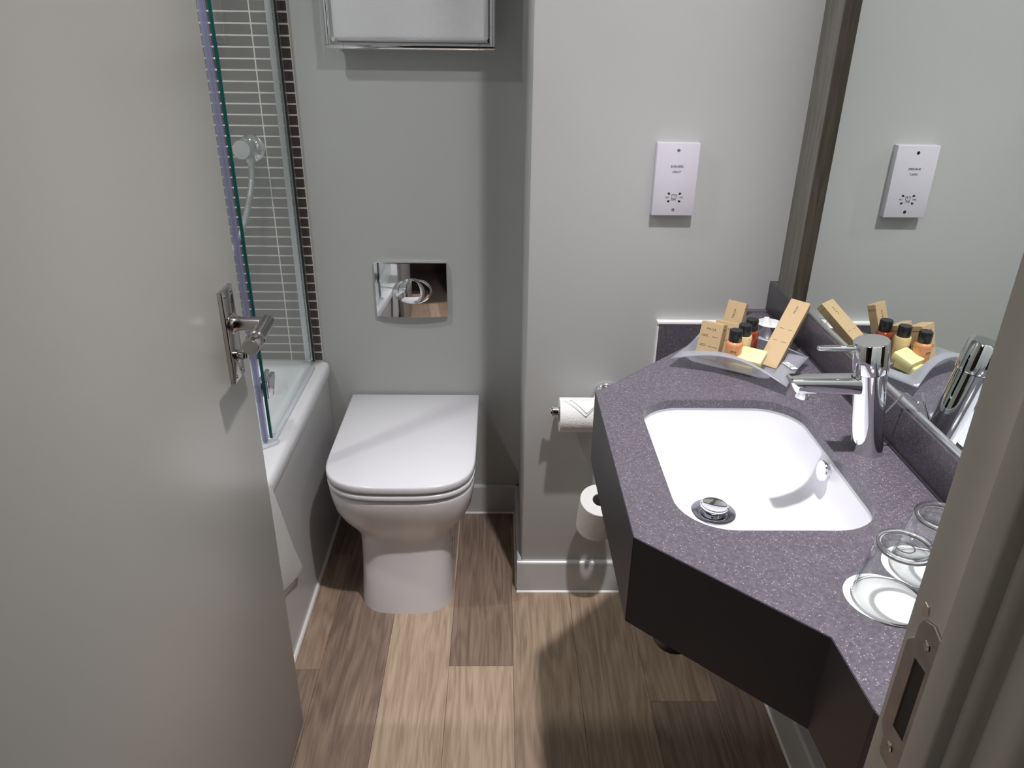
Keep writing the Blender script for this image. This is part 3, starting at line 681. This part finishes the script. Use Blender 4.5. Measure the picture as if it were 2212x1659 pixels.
# spout: flattened rounded section with an oblique end
def rsec(x, y, z, wy, hz, n=20):
    out = []
    for i in range(n):
        a = 2 * PI * i / n; c, s = math.cos(a), math.sin(a); e = 0.45
        out.append((x, y + wy * math.copysign(abs(c) ** e, c), z + hz * math.copysign(abs(s) ** e, s)))
    return out
bm = bmesh.new()
end = [(x - (0.010 if z > 0.93 else 0.0), y, z) for x, y, z in rsec(0.4375, 1.0, 0.929, 0.0140, 0.0122)]
end2 = [(x - (0.010 if z > 0.93 else 0.0), y, z) for x, y, z in rsec(0.4350, 1.0, 0.929, 0.0120, 0.0100)]
bm_loft(bm, [rsec(0.545, 1.0, 0.929, 0.0150, 0.0135), rsec(0.528, 1.0, 0.929, 0.0150, 0.0135), end, end2])
sp_ = from_bm('spout', bm, chrome_m, tap, autos=35)
lathe('aerator', (0.4510, 1.0, 0.9205), (-0.12, 0, -1), [(0.0105, 0), (0.0105, 0.013), (0.0095, 0.0145), (0.0085, 0.0145), (0.008, 0.010), (0.0, 0.010)], chrome_m, tap)
lathe('lever', (0.516, 0.999, 0.986), (-1, 0, 0.0), [(0.0050, -0.012), (0.0048, 0.0), (0.0045, 0.054), (0.0035, 0.0575), (0.0, 0.058)], chrome_m, tap, n=16)
tube('lift_rod', [(0.578, 1.012, 0.858), (0.604, 1.006, 0.909), (0.6065, 1.003, 0.912), (0.610, 0.994, 0.910), (0.6135, 0.980, 0.909)], 0.0017, chrome_m, tap, n=8)

# ---- mirror
XM = 0.6185
mir = empty('wall_mirror', (XM, 1.0, 1.4), 'large wall mirror with grey limed wood frame above the vanity', 'mirror')
box('mirror_glass', (XM, YN + 0.01, 0.8915), (XR - 0.001, 1.572, 2.0), mirror_m, mir)
box('frame_upright', (0.6035, 1.480, 0.8885), (XM + 0.001, 1.568, 2.0), framewood_m, mir, bev=0.0012)
box('frame_side_strip', (0.6040, 1.4765, 0.8885), (XM + 0.001, 1.4800, 2.0), darkwood_m, mir)  # darker brown strip along the near side of the frame
box('bottom_strip', (XM - 0.0035, YN + 0.01, 0.8840), (XR - 0.001, 1.466, 0.8925), alu_m, mir, bev=0.001)

# ================================================================ SHAVER SOCKET
sk = empty('shaver_socket', (0.365, YC, 1.11), 'white plastic shaver socket plate screwed to the wall beside the mirror', 'socket')
SY = YC - 0.020
SX0, SX1, SZ0, SZ1 = 0.3245, 0.4135, 1.0335, 1.1830
box('faceplate', (SX0, SY, SZ0), (SX1, YC + 0.0005, SZ1), socket_m, sk, bev=0.0018)
cxs = 0.3690
for zz in (SZ1 - 0.0145, SZ0 + 0.0125):
    s_ = lathe('screw', (cxs, SY, zz), (0, -1, 0), [(0.0033, -0.0002), (0.0033, 0.0006), (0.0, 0.0008)], nickel_m, sk, n=16)
    box('screw_slot', (cxs - 0.0030, SY - 0.0012, zz - 0.0004), (cxs + 0.0030, SY - 0.0006, zz + 0.0004), ink_m, s_)
tf = lambda x, z: frame_of((x, SY - 0.0002, z), (1, 0, 0), (0, 0, 1), (0, -1, 0))
text('lettering', 'SHAVERS', 0.0066, tf(cxs, SZ1 - 0.0475), ink_m, sk)
text('lettering', 'ONLY', 0.0066, tf(cxs, SZ1 - 0.0585), ink_m, sk)
zc = SZ0 + 0.0385
text('lettering', '230V', 0.0040, tf(cxs - 0.0148, zc), ink_m, sk); text('lettering', '115V', 0.0040, tf(cxs + 0.0148, zc), ink_m, sk)
for sx, sz in ((-1, 1), (1, 1), (-1, -1), (1, -1)):
    hxx, hzz = cxs + sx * 0.0118, zc + sz * 0.0078
    pl = []
    for i in range(9):
        a = -PI / 2 + PI * i / 8; pl.append((hxx + 0.0026 * math.sin(a) * 1.0, hzz + sz * 0.0026 * math.cos(a)))
    pl += [(hxx + sx * -0.0034, hzz - sz * 0.0024), (hxx + sx * 0.0020, hzz - sz * 0.0012)] if sx < 0 else [(hxx + 0.0020, hzz - sz * 0.0012), (hxx - 0.0034, hzz - sz * 0.0024)]
    cxm = sum(p[0] for p in pl) / len(pl); czm = sum(p[1] for p in pl) / len(pl)
    pl.sort(key=lambda p: math.atan2(p[1] - czm, p[0] - cxm))
    prism('pin_hole', [(p[0], p[1]) for p in pl], -SY, -SY + 0.0004, dark_m, sk, frame=frame_of((0, 0, 0), (1, 0, 0), (0, 0, 1), (0, -1, 0)))
# shaver symbol: head with two curls and a cord
def line(pts, r=0.0004):
    return [Vector((cxs + x, SY - 0.0003, zc + z)) for x, z in pts]
sym = bmesh.new()
for P in ([(-.0052, .0062), (-.0018, .0066), (-.0018, .0040)], [(.0050, .0062), (.0012, .0066), (.0022, .0040), (.0004, .0030)], [(-.0048, .0062), (-.0050, -.0010), (-.0030, -.0026), (.0020, -.0024), (.0046, .0006), (.0048, .0062)],
          [(-.0040, -.0026), (-.0052, -.0046), (-.0036, -.0062), (-.0010, -.0050), (.0010, -.0040), (.0030, -.0052), (.0048, -.0046)]):
    L_ = line(P)
    for a, b in zip(L_, L_[1:]): bm_loft(sym, [circ(a, b - a, 0.00042, 6), circ(b, b - a, 0.00042, 6)])
from_bm('shaver_symbol', sym, ink_m, sk)

# ================================================================ TOILET ROLLS
hd = empty('toilet_roll_holder', (0.258, YC, 0.60), 'chrome toilet roll holder on the wall beside the vanity', 'holder')
lathe('wall_rose', (0.2580, YC, 0.596), (0, -1, 0), [(0.033, 0.0), (0.033, 0.006), (0.030, 0.012), (0.022, 0.018), (0.013, 0.022), (0.012, 0.030), (0.010, 0.030)], chrome_m, hd)
tube('arm', [(0.258, YC - 0.02, 0.590), (0.258, 1.578, 0.583), (0.250, 1.572, 0.582), (0.240, 1.571, 0.582), (0.125, 1.571, 0.582)], 0.0075, chrome_m, hd)
lathe('end_cap', (0.1215, 1.571, 0.582), (1, 0, 0), [(0, 0), (0.0135, 0), (0.014, 0.001), (0.014, 0.0045), (0.0115, 0.006), (0.0115, 0.018)], chrome_m, hd, n=28)
rl = empty('toilet_roll', (0.19, 1.571, 0.574), 'white toilet roll on the chrome holder, end sheet folded to a point', 'toilet roll')
R_ = 0.0405
rc = Vector((0.0, 1.571, 0.5735))
bm = bmesh.new(); loops = []
for x, r in ((0.142, 0.019), (0.142, R_ - 0.001), (0.1428, R_), (0.2465, R_), (0.2475, R_ - 0.001), (0.2475, 0.019)):
    loops.append(circ((x, rc.y, rc.z), (1, 0, 0), r, 48))
rows = bm_loft(bm, loops, cap0=False, cap1=False)
for i in range(48): bm.faces.new((rows[0][i], rows[-1][i], rows[-1][(i + 1) % 48], rows[0][(i + 1) % 48]))
from_bm('paper', bm, paper_m, rl, autos=40)
# pointed fold: two lapped triangles bent round the roll
def on_roll(x, ang, lift): return Vector((x, rc.y - (R_ + lift) * math.sin(ang), rc.z + (R_ + lift) * math.cos(ang)))
def wrap_tri(name, xa, xb, xt, a0, a1, lift, m, parent, n=10):
    bm = bmesh.new(); rows = []
    for k in range(n + 1):
        t = k / n; ang = a0 + (a1 - a0) * t; l = xa + (xt - xa) * t; r = xb + (xt - xb) * t
        row = [on_roll(l + (r - l) * j / 6, ang, lift + 0.0015 * t) for j in range(7)]; rows.append([bm.verts.new(p) for p in row])
    for r0, r1 in zip(rows, rows[1:]):
        for j in range(6): bm.faces.new((r0[j], r0[j + 1], r1[j + 1], r1[j]))
    bmesh.ops.remove_doubles(bm, verts=bm.verts, dist=1e-5)
    ob = from_bm(name, bm, m, parent, smooth=True); sd = ob.modifiers.new('s', 'SOLIDIFY'); sd.thickness = 0.0006; return ob
wrap_tri('folded_point', 0.150, 0.2475, 0.200, 0.20, 1.22, 0.0006, cottonpaper_m, rl)
wrap_tri('folded_flap', 0.165, 0.2475, 0.202, 0.15, 1.04, 0.0022, cottonpaper_m, rl)
lathe('card_core', (0.1425, rc.y, rc.z), (1, 0, 0), [(0.019, 0), (0.0178, 0), (0.0178, 0.104)], mat('grey_card', (0.30, 0.27, 0.24), 0.9), rl)

sh2 = empty('spare_roll_holder', (0.26, YC, 0.34), 'chrome spare toilet roll post on the wall under the vanity', 'holder')
ax2 = Vector((0.03, -0.30, 0.95)).normalized()
top = Vector((0.2475, 1.530, 0.362))
lathe('wall_rose', (0.268, YC, 0.392), (0, -1, 0), [(0.022, 0), (0.022, 0.006), (0.012, 0.014), (0.008, 0.016)], chrome_m, sh2)
tube('post', [(0.268, YC - 0.01, 0.392), (0.262, 1.55, 0.405), tuple(top + ax2 * 0.03 + Vector((0.004, 0.0, 0))), tuple(top + ax2 * 0.018), tuple(top - ax2 * 0.095)], 0.006, chrome_m, sh2)
r2 = empty('toilet_roll', tuple(top - ax2 * 0.1), 'spare white toilet roll standing upright on a post under the vanity corner', 'toilet roll')
lathe('paper', top - ax2 * 0.102, ax2, [(0.019, 0.0), (0.0475, 0.0), (0.0485, 0.001), (0.0490, 0.05), (0.0485, 0.1015), (0.0475, 0.1025), (0.019, 0.1025), (0.019, 0.0)], paper_m, r2, n=48)
lathe('card_core', top - ax2 * 0.101, ax2, [(0.0189, 0), (0.0178, 0.0), (0.0178, 0.1005), (0.0189, 0.1005)], MATS['grey_card'], r2)

# ================================================================ AMENITY TRAY
PHI = math.radians(34.5); UU = Vector((math.cos(PHI), -math.sin(PHI), 0)); VV = Vector((math.sin(PHI), math.cos(PHI), 0)); O_ = Vector((0.334, 1.351, 0))
def T(u, v, z): return O_ + UU * u + VV * v + Vector((0, 0, z))
tray = empty('amenity_tray', tuple(T(0.11, 0.07, Z)), 'frosted clear acrylic tray with curved rim holding toiletries on the worktop', 'tray')
LF, RF, RR = Vector((0.324, 1.307, 0.834)), Vector((0.503, 1.185, 0.834)), Vector((0.590, 1.316, 0.834)); LR = LF + (RR - RF)
cent = (LF + RF + RR + LR) / 4
def edge_pts(a, b, sag, rise, n=12):
    out = []
    inn = (cent - (a + b) / 2); inn.z = 0; inn.normalize()
    for i in range(n):
        t = i / n; s = math.sin(PI * t); out.append(a.lerp(b, t) + inn * (sag * s) + Vector((0, 0, rise * s)))
    return out
rim = edge_pts(LF, RF, 0.016, 0.022) + edge_pts(RF, RR, 0.004, -0.001) + edge_pts(RR, LR, 0.016, 0.022) + edge_pts(LR, LF, 0.004, -0.001)
def tub_loop(u0, v0, u1, v1, z, r):
    L_ = rrect(u0, v0, u1, v1, r, 11)
    return L_
# inner opening and floor: 48 points each, matched to the rim corner order LF,RF,RR,LR
def ring48(u0, v0, u1, v1, zf, rr=0.012):
    cs = [(u0, v0), (u1, v0), (u1, v1), (u0, v1)]; out = []
    for k in range(4):
        a, b = cs[k], cs[(k + 1) % 4]
        for i in range(12):
            t = i / 12
            # soften corners
            tt_ = t; u = a[0] + (b[0] - a[0]) * tt_; v = a[1] + (b[1] - a[1]) * tt_
            if i == 0:
                u += rr * 0.35 * (1 if u == u0 else -1); v += rr * 0.35 * (1 if v == v0 else -1)
            out.append(T(u, v, zf(k, t)))
    return out
bm = bmesh.new()
zrim = lambda k, t: 0.835 + (0.020 * math.sin(PI * t) if k in (0, 2) else -0.001)
mid = ring48(0.020, -0.008, 0.198, 0.118, zrim)
# pull the opening just inside the rim along the front and back
opening = []
for p, q in zip(rim, mid):
    opening.append(q)
rows = bm_loft(bm, [rim, [r.lerp(q, 0.5) for r, q in zip(rim, opening)], opening, ring48(0.026, 0.001, 0.192, 0.112, lambda k, t: 0.824), ring48(0.032, 0.006, 0.188, 0.108, lambda k, t: 0.8185)], cap0=False, cap1=True)
tray_o = from_bm('tray_shell', bm, frost_m, tray, autos=50)
sd = tray_o.modifiers.new('s', 'SOLIDIFY'); sd.thickness = 0.0022; sd.offset = 0
# small white sticker with a black slanted mark on the right wing
def on_wing(a, b):  # a along RF->RR, b inwards
    d = (RR - RF).normalized(); inn = (LF - RF).normalized(); return RF + d * a + inn * b + Vector((0, 0, 0.0022))
d1 = (on_wing(0.06, 0.02) - on_wing(0.085, 0.02)).normalized(); d2 = (on_wing(0.06, 0.01) - on_wing(0.06, 0.02)).normalized()
stf = frame_of(Vector((0.5375, 1.2700, 0.8368)), Vector((0.25, -0.968, 0.0)), Vector((0.968, 0.25, 0.0)), (0, 0, 1))
st = prism('sticker', [(-0.016, -0.0060), (0.016, -0.0060), (0.016, 0.0060), (-0.016, 0.0060)], 0, 0.0003, mat('white_label', (0.80, 0.80, 0.82), 0.5), tray, frame=stf)
def onst(poly): return prism('lettering', poly, 0.0003, 0.0005, ink_m, st, frame=stf)
onst([(-0.0150, -0.0022), (-0.0055, -0.0022), (-0.0055, -0.0008), (-0.0150, -0.0008)])
onst([(-0.0060, -0.0045), (-0.0035, -0.0045), (0.0005, 0.0045), (-0.0015, 0.0045)])
onst([(0.0030, -0.0045), (0.0050, -0.0045), (0.0085, 0.0045), (0.0060, 0.0045)])
onst([(-0.0015, 0.0045), (-0.0010, 0.0030), (0.0025, 0.0030), (0.0030, 0.0045)])
onst([(0.0050, -0.0045), (0.0100, -0.0045), (0.0105, -0.0030), (0.0055, -0.0030)])

# ---- cartons
def carton(label, base, phi, lean, roll, L, wd, t, lines, brand, vert, group=None):
    r = Vector((math.cos(phi), -math.sin(phi), 0)); back = Vector((math.sin(phi), math.cos(phi), 0)); up = Vector((0, 0, 1))
    tz = up * math.cos(lean) + back * math.sin(lean)
    r2 = r * math.cos(roll) - tz * math.sin(roll); t2 = tz * math.cos(roll) + r * math.sin(roll)
    nb = r2.cross(t2) * -1     # pointing back
    if nb.dot(back) < 0: nb = -nb
    e = empty('toiletry_carton', tuple(base), label, 'carton', 'kraft toiletry cartons in the tray')
    f = frame_of(base, r2, nb, t2)
    bm = bmesh.new(); bm_box(bm, (-wd / 2, 0, 0), (wd / 2, t, L), 0.0006, 1); bmesh.ops.transform(bm, matrix=f, verts=bm.verts)
    from_bm('box_body', bm, carton_m, e)
    # tuck flap outline on the right side and top
    bm = bmesh.new(); bm_box(bm, (wd / 2 - 0.0002, 0.0012, L - 0.0105), (wd / 2 + 0.0003, t - 0.0012, L - 0.0098)); bmesh.ops.transform(bm, matrix=f, verts=bm.verts)
    from_bm('flap_crease', bm, brownink_m, e)
    ff = lambda x, z: frame_of(f @ Vector((x, -0.0003, z)), r2, t2, -nb)
    if vert:
        text('lettering', brand, 0.0055, frame_of(f @ Vector((0, -0.0003, L - 0.024)), t2, -r2, -nb), brownink_m, e, space=1.5)
    else:
        text('lettering', brand, 0.0055, ff(0, L - 0.013), brownink_m, e, space=1.5)
    bm = bmesh.new()
    for x0, x1, z in lines: bm_box(bm, (x0, -0.0003, z), (x1, -0.0001, z + 0.0007))
    bmesh.ops.transform(bm, matrix=f, verts=bm.verts); o = from_bm('small_print', bm, brownink_m, e); o['kind'] = 'stuff'
    return e
carton('small kraft toiletry carton upright at the front left of the tray', Vector((0.3985, 1.3375, 0.8205)), 0.598, 0.30, 0, 0.071, 0.043, 0.025,
       [(-0.015, -0.004, 0.046), (-0.017, -0.003, 0.0435), (0.004, 0.016, 0.044), (-0.016, -0.006, 0.027), (-0.017, -0.004, 0.0245), (0.001, 0.018, 0.0245)], 'PRIJA', False)
carton('middle kraft carton between the small front carton and the tall one', Vector((0.4325, 1.3560, 0.8205)), 0.606, 0.34, 0.01, 0.0665, 0.049, 0.018, [(-0.010, 0.008, 0.030)], 'PRIJA', False)
carton('tallest upright kraft carton at the back left of the tray', Vector((0.4535, 1.4010, 0.8205)), 0.615, 0.366, 0.036, 0.092, 0.037, 0.018, [(-0.004, -0.0033, 0.030)], 'PRIJA', True)
carton('long kraft carton leaning to the right across the tray towards the mirror', Vector((0.5065, 1.3025, 0.8225)), 0.534, 0.950, 0.136, 0.163, 0.038, 0.017,
       [(-0.012, -0.003, 0.090), (0.004, 0.013, 0.090), (-0.013, -0.004, 0.060), (0.003, 0.013, 0.060)], 'PRIJA', True)

# ---- bottles
def bottle(label, x, y, m, h=0.074, r=0.0158, tubey=False):
    e = empty('toiletry_bottle', (x, y, 0.8195), label, 'bottle', 'small toiletry bottles in the tray')
    z0 = 0.8195
    if tubey:
        lathe('bottle_body', (x, y, z0), (0, 0, 1), [(0, 0), (r * 0.80, 0.0), (r * 0.86, 0.002), (r * 0.92, 0.030), (r * 0.98, h - 0.024), (r * 0.92, h - 0.0215), (r * 0.6, h - 0.021)], m, e, n=32)
    else:
        lathe('bottle_body', (x, y, z0), (0, 0, 1), [(0, 0), (r * 0.86, 0.0), (r * 0.98, 0.002), (r, 0.006), (r, h - 0.029), (r * 0.93, h - 0.0245), (r * 0.80, h - 0.0225), (r * 0.6, h - 0.021)], m, e, n=32)
    lathe('screw_cap', (x, y, z0 + h - 0.0215), (0, 0, 1), [(0.0118, 0), (0.0122, 0.0005), (0.0122, 0.0195), (0.0112, 0.0215), (0.0, 0.0215)], black_m, e, n=32)
    d = Vector((-x - 0.0, -y, 0)).normalized(); s = Vector((0, 0, 1)).cross(-d)
    side = Vector((-d.y, d.x, 0)) 
    fr_ = frame_of(Vector((x, y, z0 + h - 0.038)) + d * (r * 1.0 + 0.0002), -side if (-side).x > 0 else side, (0, 0, 1), d)
    text('lettering', 'PRIJA', 0.0042, fr_, brownink_m, e, space=1.2)
    return e
bottle('black-capped bottle of pinkish amber liquid, nearest of the three bottles', 0.4405, 1.3050, orange_m)
bottle('black-capped cream coloured tube bottle between the amber and red bottles', 0.4660, 1.3330, cream_m, tubey=True)
bottle('black-capped bottle of dark red-brown gel, rearmost of the three bottles', 0.4880, 1.3630, red_m)

# ---- soaps
def soap(label, c, phi, tilt, a, b, t):
    r = Vector((math.cos(phi), -math.sin(phi), 0)); back = Vector((math.sin(phi), math.cos(phi), 0)); up = Vector((0, 0, 1))
    v = back * math.cos(tilt) + up * math.sin(tilt); n = up * math.cos(tilt) - back * math.sin(tilt)
    f = frame_of(c, r, v, n)
    e = empty('wrapped_soap', tuple(c), label, 'soap', 'yellow wrapped soaps in the tray')
    bm = bmesh.new(); bm_box(bm, (-a / 2, -b / 2, 0), (a / 2, b / 2, t), 0.0015, 2); bmesh.ops.transform(bm, matrix=f, verts=bm.verts)
    from_bm('wrapper', bm, soap_m, e, autos=40)
    bm = bmesh.new()
    for lo, hi in (((-a * .30, b * .22), (a * .30, b * .23)), ((-a * .22, -b * .35), (-a * .215, b * .06)), ((a * .215, -b * .35), (a * .22, b * .06)), ((-a * .22, b * .055), (a * .22, b * .062)), ((-0.002, -b * .12), (0.002, -b * .08)), ((-0.006, -b * .22), (0.006, -b * .20))):
        bm_box(bm, (lo[0], lo[1], t), (hi[0], hi[1], t + 0.0002))
    bmesh.ops.transform(bm, matrix=f, verts=bm.verts); from_bm('printed_label', bm, mat('gold_print', (0.55, 0.42, 0.12), 0.6) if 'gold_print' not in MATS else MATS['gold_print'], e)
    return e
soap('lower yellow wrapped soap lying under the other at the front of the tray', T(0.135, 0.027, 0.8205), 0.62, 0.10, 0.046, 0.040, 0.014)
soap('upper yellow wrapped soap resting tilted against the long carton', T(0.1475, 0.030, 0.8385), 0.62, 0.30, 0.046, 0.040, 0.013)

# ---- glass dish in the corner
dsh = empty('glass_dish', (0.560, 1.462, Z), 'small round silver-rimmed dish with a white wrapped piece in the vanity corner', 'dish')
lathe('dish_bowl', (0.560, 1.462, Z), (0, 0, 1), [(0.0, 0.001), (0.020, 0.0), (0.022, 0.003), (0.027, 0.022), (0.0285, 0.033), (0.0275, 0.033), (0.0262, 0.023), (0.021, 0.005), (0.0, 0.004)], chrome_m, dsh, n=40)
bm = bmesh.new(); bmesh.ops.create_uvsphere(bm, u_segments=20, v_segments=12, radius=1)
for v in bm.verts:
    p = v.co.copy(); v.co = Vector((0.560 + p.x * 0.0255, 1.462 + p.y * 0.0255, Z + 0.024 + p.z * 0.007))
cp_ = from_bm('paper_wrap', bm, cottonpaper_m, dsh, smooth=True)
lathe('paper_twist', (0.552, 1.458, Z + 0.026), (-0.05, 0.05, 1), [(0.013, 0), (0.010, 0.008), (0.0065, 0.016), (0.005, 0.020), (0.0, 0.021)], cottonpaper_m, dsh, n=16)

# ================================================================ TUMBLERS ON PAPER COASTERS
coaster_me = None
def tumbler(x, y, label, clabel, cx, cy):
    c = empty('paper_coaster', (cx, cy, Z), clabel, 'coaster', 'paper coasters under the tumblers')
    pts = [(cx + 0.0425 * math.cos(2 * PI * i / 48), cy + 0.0425 * math.sin(2 * PI * i / 48)) for i in range(48)]
    prism('paper_disc', pts, Z, Z + 0.0008, mat('coaster_paper', (0.95, 0.95, 0.95), 0.8) if 'coaster_paper' not in MATS else MATS['coaster_paper'], c)
    e = empty('tumbler', (x, y, Z), label, 'glass', 'upturned tumblers on the worktop')
    z0 = Z + 0.001
    h = 0.080
    lathe('glass_wall', (x, y, z0), (0, 0, 1), [(0.0405, 0.0005), (0.0415, 0.0), (0.0422, 0.001), (0.0405, 0.012), (0.0355, 0.040), (0.0315, h - 0.014), (0.0305, h - 0.010), (0.0308, h - 0.005), (0.0295, h - 0.001), (0.0270, h), (0.0245, h - 0.0015)], tumbler_m, e, n=56, autos=70)
    lathe('thick_base', (x, y, z0), (0, 0, 1), [(0.0, h - 0.0125), (0.022, h - 0.013), (0.0285, h - 0.0155)], tumbler_m, e, n=56, autos=70)
    lathe('base_disc', (x, y, z0), (0, 0, 1), [(0.0245, h - 0.0020), (0.0230, h - 0.0045), (0.0, h - 0.0060)], tumbler_m, e, n=56, autos=70)
    tube('base_rim', [Vector((x + 0.0278 * math.cos(2 * PI * i / 56), y + 0.0278 * math.sin(2 * PI * i / 56), z0 + h - 0.0045)) for i in range(57)], 0.0032, solid_m, e, n=12)
    tube('mouth_rim', [Vector((x + 0.0412 * math.cos(2 * PI * i / 56), y + 0.0412 * math.sin(2 * PI * i / 56), z0 + 0.0012)) for i in range(57)], 0.0012, solid_m, e, n=8)
    lathe('inner_wall', (x, y, z0), (0, 0, 1), [(0.0405, 0.0005), (0.0385, 0.012), (0.0338, 0.040), (0.0298, h - 0.017)], tumbler_m, e, n=56, autos=70)
    ringp = [Vector((x + 0.0095 * math.cos(2 * PI * i / 24), y + 0.0095 * math.sin(2 * PI * i / 24), z0 + h - 0.0053)) for i in range(25)]
    tube('base_stamp', ringp, 0.0006, tumbler_m, e, n=6)
    return e
tumbler(0.4455, 0.6640, 'upturned clear glass tumbler nearest the door frame on the worktop', 'white round paper coaster under the nearer tumbler', 0.4395, 0.6690)
tumbler(0.5150, 0.7180, 'upturned clear glass tumbler behind the first, close to the side upstand', 'white round paper coaster under the farther tumbler', 0.5090, 0.7230)

# ================================================================ CEILING LIGHTS
for (x, y, z), lab in ((LIGHT_VANITY, 'recessed ceiling downlight over the vanity'), (LIGHT_BATH, 'recessed ceiling downlight over the bathtub')):
    e = empty('downlight', (x, y, CEIL), lab, 'light', 'recessed downlights')
    lathe('bezel', (x, y, CEIL - 0.0045), (0, 0, 1), [(0.031, 0.0045), (0.031, 0.002), (0.034, 0.0), (0.042, 0.001), (0.043, 0.0045)], chrome_m, e)
    lathe('lamp_lens', (x, y, CEIL - 0.002), (0, 0, 1), [(0.0, 0.0), (0.030, 0.0), (0.030, 0.0018)], lamp_m, e)
